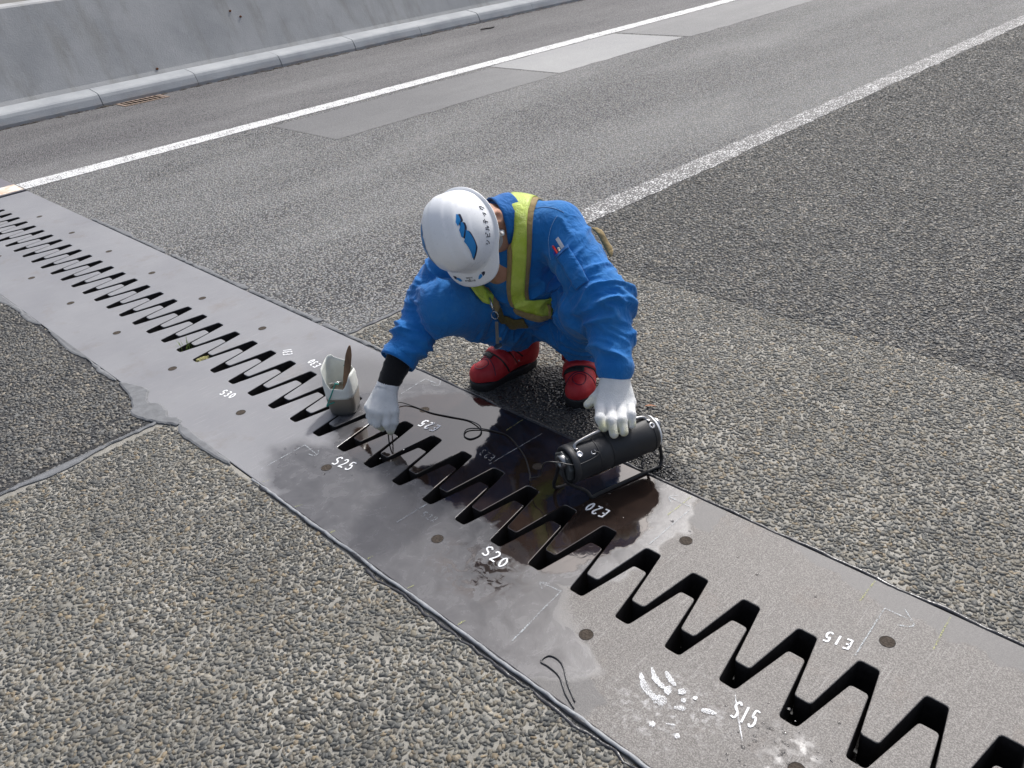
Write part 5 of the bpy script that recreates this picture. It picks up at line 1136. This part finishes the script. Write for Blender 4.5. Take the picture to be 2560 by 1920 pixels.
# chrome handle with eyelets
bm = bmesh.new(); tube(bm, spline([lp(.010, .048, .028), lp(.002, .058, .034), lp(0, .064, .065), lp(0, .069, .11), lp(0, .070, .15), lp(0, .068, .20), lp(0, .063, LL - .05), lp(.002, .058, LL - .028), lp(.010, .048, LL - .022)], 7), .0050, 9); bmobj('handle', bm, M_steeld, LAMP, True)
for x0 in (.028, LL - .022):
    bm = bmesh.new(); bx(bm, lp(.016, .050, x0), (.010, .008, .012), None, .002); bmobj('handle_bracket', bm, M_chrome, LAMP)
    c = lp(.030, .045, x0 + .002); nrm = (LS * .030 + LU * .045).normalized(); q = nrm.to_track_quat('Z', 'Y').to_matrix().to_4x4()
    bm = bmesh.new(); lathe(bm, [(.0095, -.002), (.0095, .003), (.007, .0045), (.005, .003), (0, .003)], 20, Matrix.Translation(lp(.030, .042, x0 + .002)) @ q); bmobj('eyelet', bm, M_chrome, LAMP, True)
bm = bmesh.new(); lathe(bm, [(.008, -.002), (.008, .003), (.006, .004), (.004, .001), (0, .001)], 20, Matrix.Translation(lp(.036, .0365, .070)) @ q); bmobj('eyelet', bm, M_chrome, LAMP, True)
# cable: from the lamp, looped on the wet plate, to the right hand
PZc = PZ + .0022
cb = [lp(.038, .040, .072), lp(.047, .036, .082), lp(.050, .030, .070), lp(.049, .025, .04), lp(.046, .024, .012), lp(.036, .030, -.012), lp(.020, .034, -.030), lp(-.006, .030, -.060)]
CG = [(-1.41, 1.345, .06), (-1.45, 1.335, .02), (-1.50, 1.35, PZc), (-1.56, 1.41, PZc), (-1.60, 1.45, PZc + .002), (-1.66, 1.485, PZc), (-1.73, 1.51, PZc), (-1.78, 1.505, PZc), (-1.83, 1.48, PZc), (-1.87, 1.455, PZc + .003), (-1.875, 1.425, PZc), (-1.845, 1.41, PZc), (-1.815, 1.43, PZc), (-1.82, 1.46, PZc + .004), (-1.87, 1.475, PZc), (-1.93, 1.455, PZc), (-1.99, 1.415, PZc), (-2.03, 1.385, PZc), (-2.0, 1.40, PZc + .003), (-2.06, 1.41, PZc), (-2.10, 1.42, .006), (-2.115, 1.40, .012), (-2.09, 1.36, .03), (-2.03, 1.30, .06), (-1.99, 1.26, .065), (-1.972, 1.238, .045), (-1.968, 1.232, .0), (-1.966, 1.228, -.05)]
CG = [(-1.40, 1.345, .075), (-1.435, 1.345, .05), (-1.47, 1.37, .012), (-1.50, 1.40, PZc), (-1.56, 1.445, PZc), (-1.62, 1.475, PZc), (-1.69, 1.50, PZc), (-1.735, 1.495, PZc), (-1.79, 1.475, PZc + .001), (-1.822, 1.445, PZc + .002), (-1.805, 1.415, PZc), (-1.775, 1.415, PZc), (-1.768, 1.45, PZc), (-1.80, 1.48, PZc + .0045), (-1.86, 1.485, PZc), (-1.93, 1.462, PZc), (-2.0, 1.44, PZc), (-2.08, 1.43, .006), (-2.125, 1.415, .012), (-2.135, 1.385, .022), (-2.10, 1.345, .04), (-2.03, 1.29, .058), (-1.985, 1.255, .062), (-1.97, 1.242, .042), (-1.966, 1.236, .0), (-1.964, 1.232, -.05)]
bm = bmesh.new(); tube(bm, spline(cb + CG, 7), .0021, 6); tag(bmobj('cable', bm, simple('black_cable', (0.014, 0.014, 0.016), .4, 60, .05, .1), None, True), 'thin black cable looped across the wet steel from the lamp to the hand', 'cable')

# ------------------------------------------------------------------ cut plastic container with murky water, and the wooden scraper in it
BC = Vector((-2.262, 1.278, PZ))
BK = tag(empty('water_container', BC), 'cut open translucent plastic container half full of murky water', 'container')
t = NT('cloudy_plastic'); n = t.noise(40, 4, .6); M_plast = t.P(color=t.mix(t.rng(n, .35, .7), (0.80, 0.82, 0.76), (0.88, 0.90, 0.85)), rough=.4, trans=.12, ior=1.3, spec=.4, normal=t.bump(n, .15, .004))
t = NT('murky_water'); n = t.noise(18, 3); M_murk = t.P(color=t.mix(n, (0.23, 0.195, 0.145), (0.28, 0.235, 0.175)), rough=.25, spec=.5)
t = NT('murky_side'); n = t.noise(22, 4); sx = t.n.new('ShaderNodeSeparateXYZ'); t.l.new(t.co, sx.inputs[0])
M_murks = t.P(color=t.mix(t.rng(sx.outputs['Z'], .012, .07), (0.085, 0.085, 0.082), (0.26, 0.225, 0.175)), rough=.35, spec=.45, normal=t.bump(n, .1, .004))
ang0 = math.radians(40)
def box_ring(w, d, z, bev=.026, n=5, dx=0):
    P = []
    for cx, cy, a in ((1, 1, 0), (-1, 1, 90), (-1, -1, 180), (1, -1, 270)):
        for k in range(n):
            aa = math.radians(a + 90 * k / (n - 1)); P.append((cx * (w / 2 - bev) + bev * math.cos(aa), cy * (d / 2 - bev) + bev * math.sin(aa)))
    ca, sa = math.cos(ang0), math.sin(ang0)
    return [(BC.x + x * ca - y * sa + dx, BC.y + x * sa + y * ca, z) for x, y in P]
WB, DB = .100, .110
def rim_h(i, m):
    a = 2 * math.pi * (i + .5) / m
    return .150 + .030 * math.cos(a - 2.3) + .016 * math.cos(2 * a + .6) + .010 * math.cos(3 * a + 1)
bm = bmesh.new(); R = []; m = 20
for z, k in ((0, .80), (.004, .87), (.012, .91), (.04, .955), (.068, .985)): R.append([bm.verts.new(p) for p in box_ring(WB * k, DB * k, PZ + z)])
bm.faces.new(R[0][::-1])
for a, b in zip(R, R[1:]):
    for j in range(m): bm.faces.new((a[j], a[(j + 1) % m], b[(j + 1) % m], b[j]))
bmobj('container_base', bm, M_murks, BK, True)
bm = bmesh.new(); f = bm.faces.new([bm.verts.new(p) for p in box_ring(WB * .97, DB * .97, PZ + .0675)]); bmobj('murky_water', bm, M_murk, BK)
bm = bmesh.new(); R = []
base_r = box_ring(WB * .985, DB * .985, PZ + .068); 
for q in range(8):
    u = q / 7; rr = box_ring(WB * (.985 + .05 * u - .08 * u * u), DB * (.985 + .05 * u - .08 * u * u), 0); R.append([bm.verts.new((x + .0025 * nz(i * .9, u * 3), y + .0025 * nz(i * .9, u * 3, 4), PZ + .068 + (rim_h(i, m) - .068) * u)) for i, (x, y, z) in enumerate(rr)])
for a, b in zip(R, R[1:]):
    for j in range(m): bm.faces.new((a[j], a[(j + 1) % m], b[(j + 1) % m], b[j]))
o = bmobj('container_wall', bm, M_plast, BK, True); sm_ = o.modifiers.new('thickness', 'SOLIDIFY'); sm_.thickness = .0018; sm_.offset = -1
M_green = simple('green_wire', (0.02, 0.30, 0.24), .35, 60, .05, .1)
def bp(x, y, z): return Vector((BC.x + x * math.cos(ang0) - y * math.sin(ang0), BC.y + x * math.sin(ang0) + y * math.cos(ang0), PZ + z))
vr = Vector((.706, .703, 0)); vf = Vector((.74, -.67, 0))   # across, and towards the near side
ha = BC - vr * .012 + vf * .050 + Vector((0, 0, .118)); hb = BC - vr * .050 + vf * .055 + Vector((0, 0, .048))
bm = bmesh.new(); tube(bm, spline([ha + Vector((.010, .012, .006)), ha + Vector((.004, .004, .010)), ha, (ha + hb) / 2 + vf * .004, hb, hb + vr * .010 + Vector((0, 0, .006)), hb + vr * .028 + Vector((0, 0, .012))], 6), .0022, 7); bmobj('wire_handle', bm, M_green, BK, True)
hc = BC + vr * .022 - vf * .040 + Vector((0, 0, .145)); bm = bmesh.new(); tube(bm, spline([hc + Vector((-.006, -.004, .0)), hc + Vector((0, 0, .008)), hc + vf * .006, hc + vf * .008 - Vector((0, 0, .05)), hc + vf * .010 - Vector((0, 0, .07))], 6), .0022, 7); bmobj('wire_handle', bm, M_green, BK, True)
bm = bmesh.new(); tube(bm, [BC - vr * .030 + vf * .034 + Vector((0, 0, .122)), BC + vr * .012 + vf * .026 + Vector((0, 0, .122))], .0015, 6); bmobj('rim_wire', bm, M_chrome, BK, True)
t = NT('dark_wood'); n = t.noise(9, 5, .6, co=t.mapping(scale=(6, 6, 1))); M_wood = t.P(color=t.mix(t.rng(n, .3, .7), (0.10, 0.055, 0.03), (0.22, 0.125, 0.07)), rough=.6, normal=t.bump(n, .4, .003))
sa_ = BC + vr * .006 - vf * .004 + Vector((0, 0, .060)); sb_ = BC + vr * .050 - vf * .032 + Vector((0, 0, .225)); d_ = (sb_ - sa_); sw = (d_.cross(Vector((.74, -.67, .5)))).normalized(); sn = d_.cross(sw).normalized(); bm = bmesh.new(); R = []
for u, w in ((0, .003), (.12, .007), (.3, .0105), (.6, .0115), (.8, .0105), (.92, .007), (1, .0025)):
    c = sa_ + d_ * u; R.append([bm.verts.new(c + sw * (w * a) + sn * (.0022 * b)) for a, b in ((1, .4), (.8, 1), (-.8, 1), (-1, .4), (-1, -.4), (-.8, -1), (.8, -1), (1, -.4))])
for a, b in zip(R, R[1:]):
    for j in range(8): bm.faces.new((a[j], a[(j + 1) % 8], b[(j + 1) % 8], b[j]))
bm.faces.new(R[0][::-1]); bm.faces.new(R[-1]); tag(bmobj('wooden_scraper', bm, M_wood), 'dark wooden scraper with pointed tip leaning out of the plastic container', 'scraper')
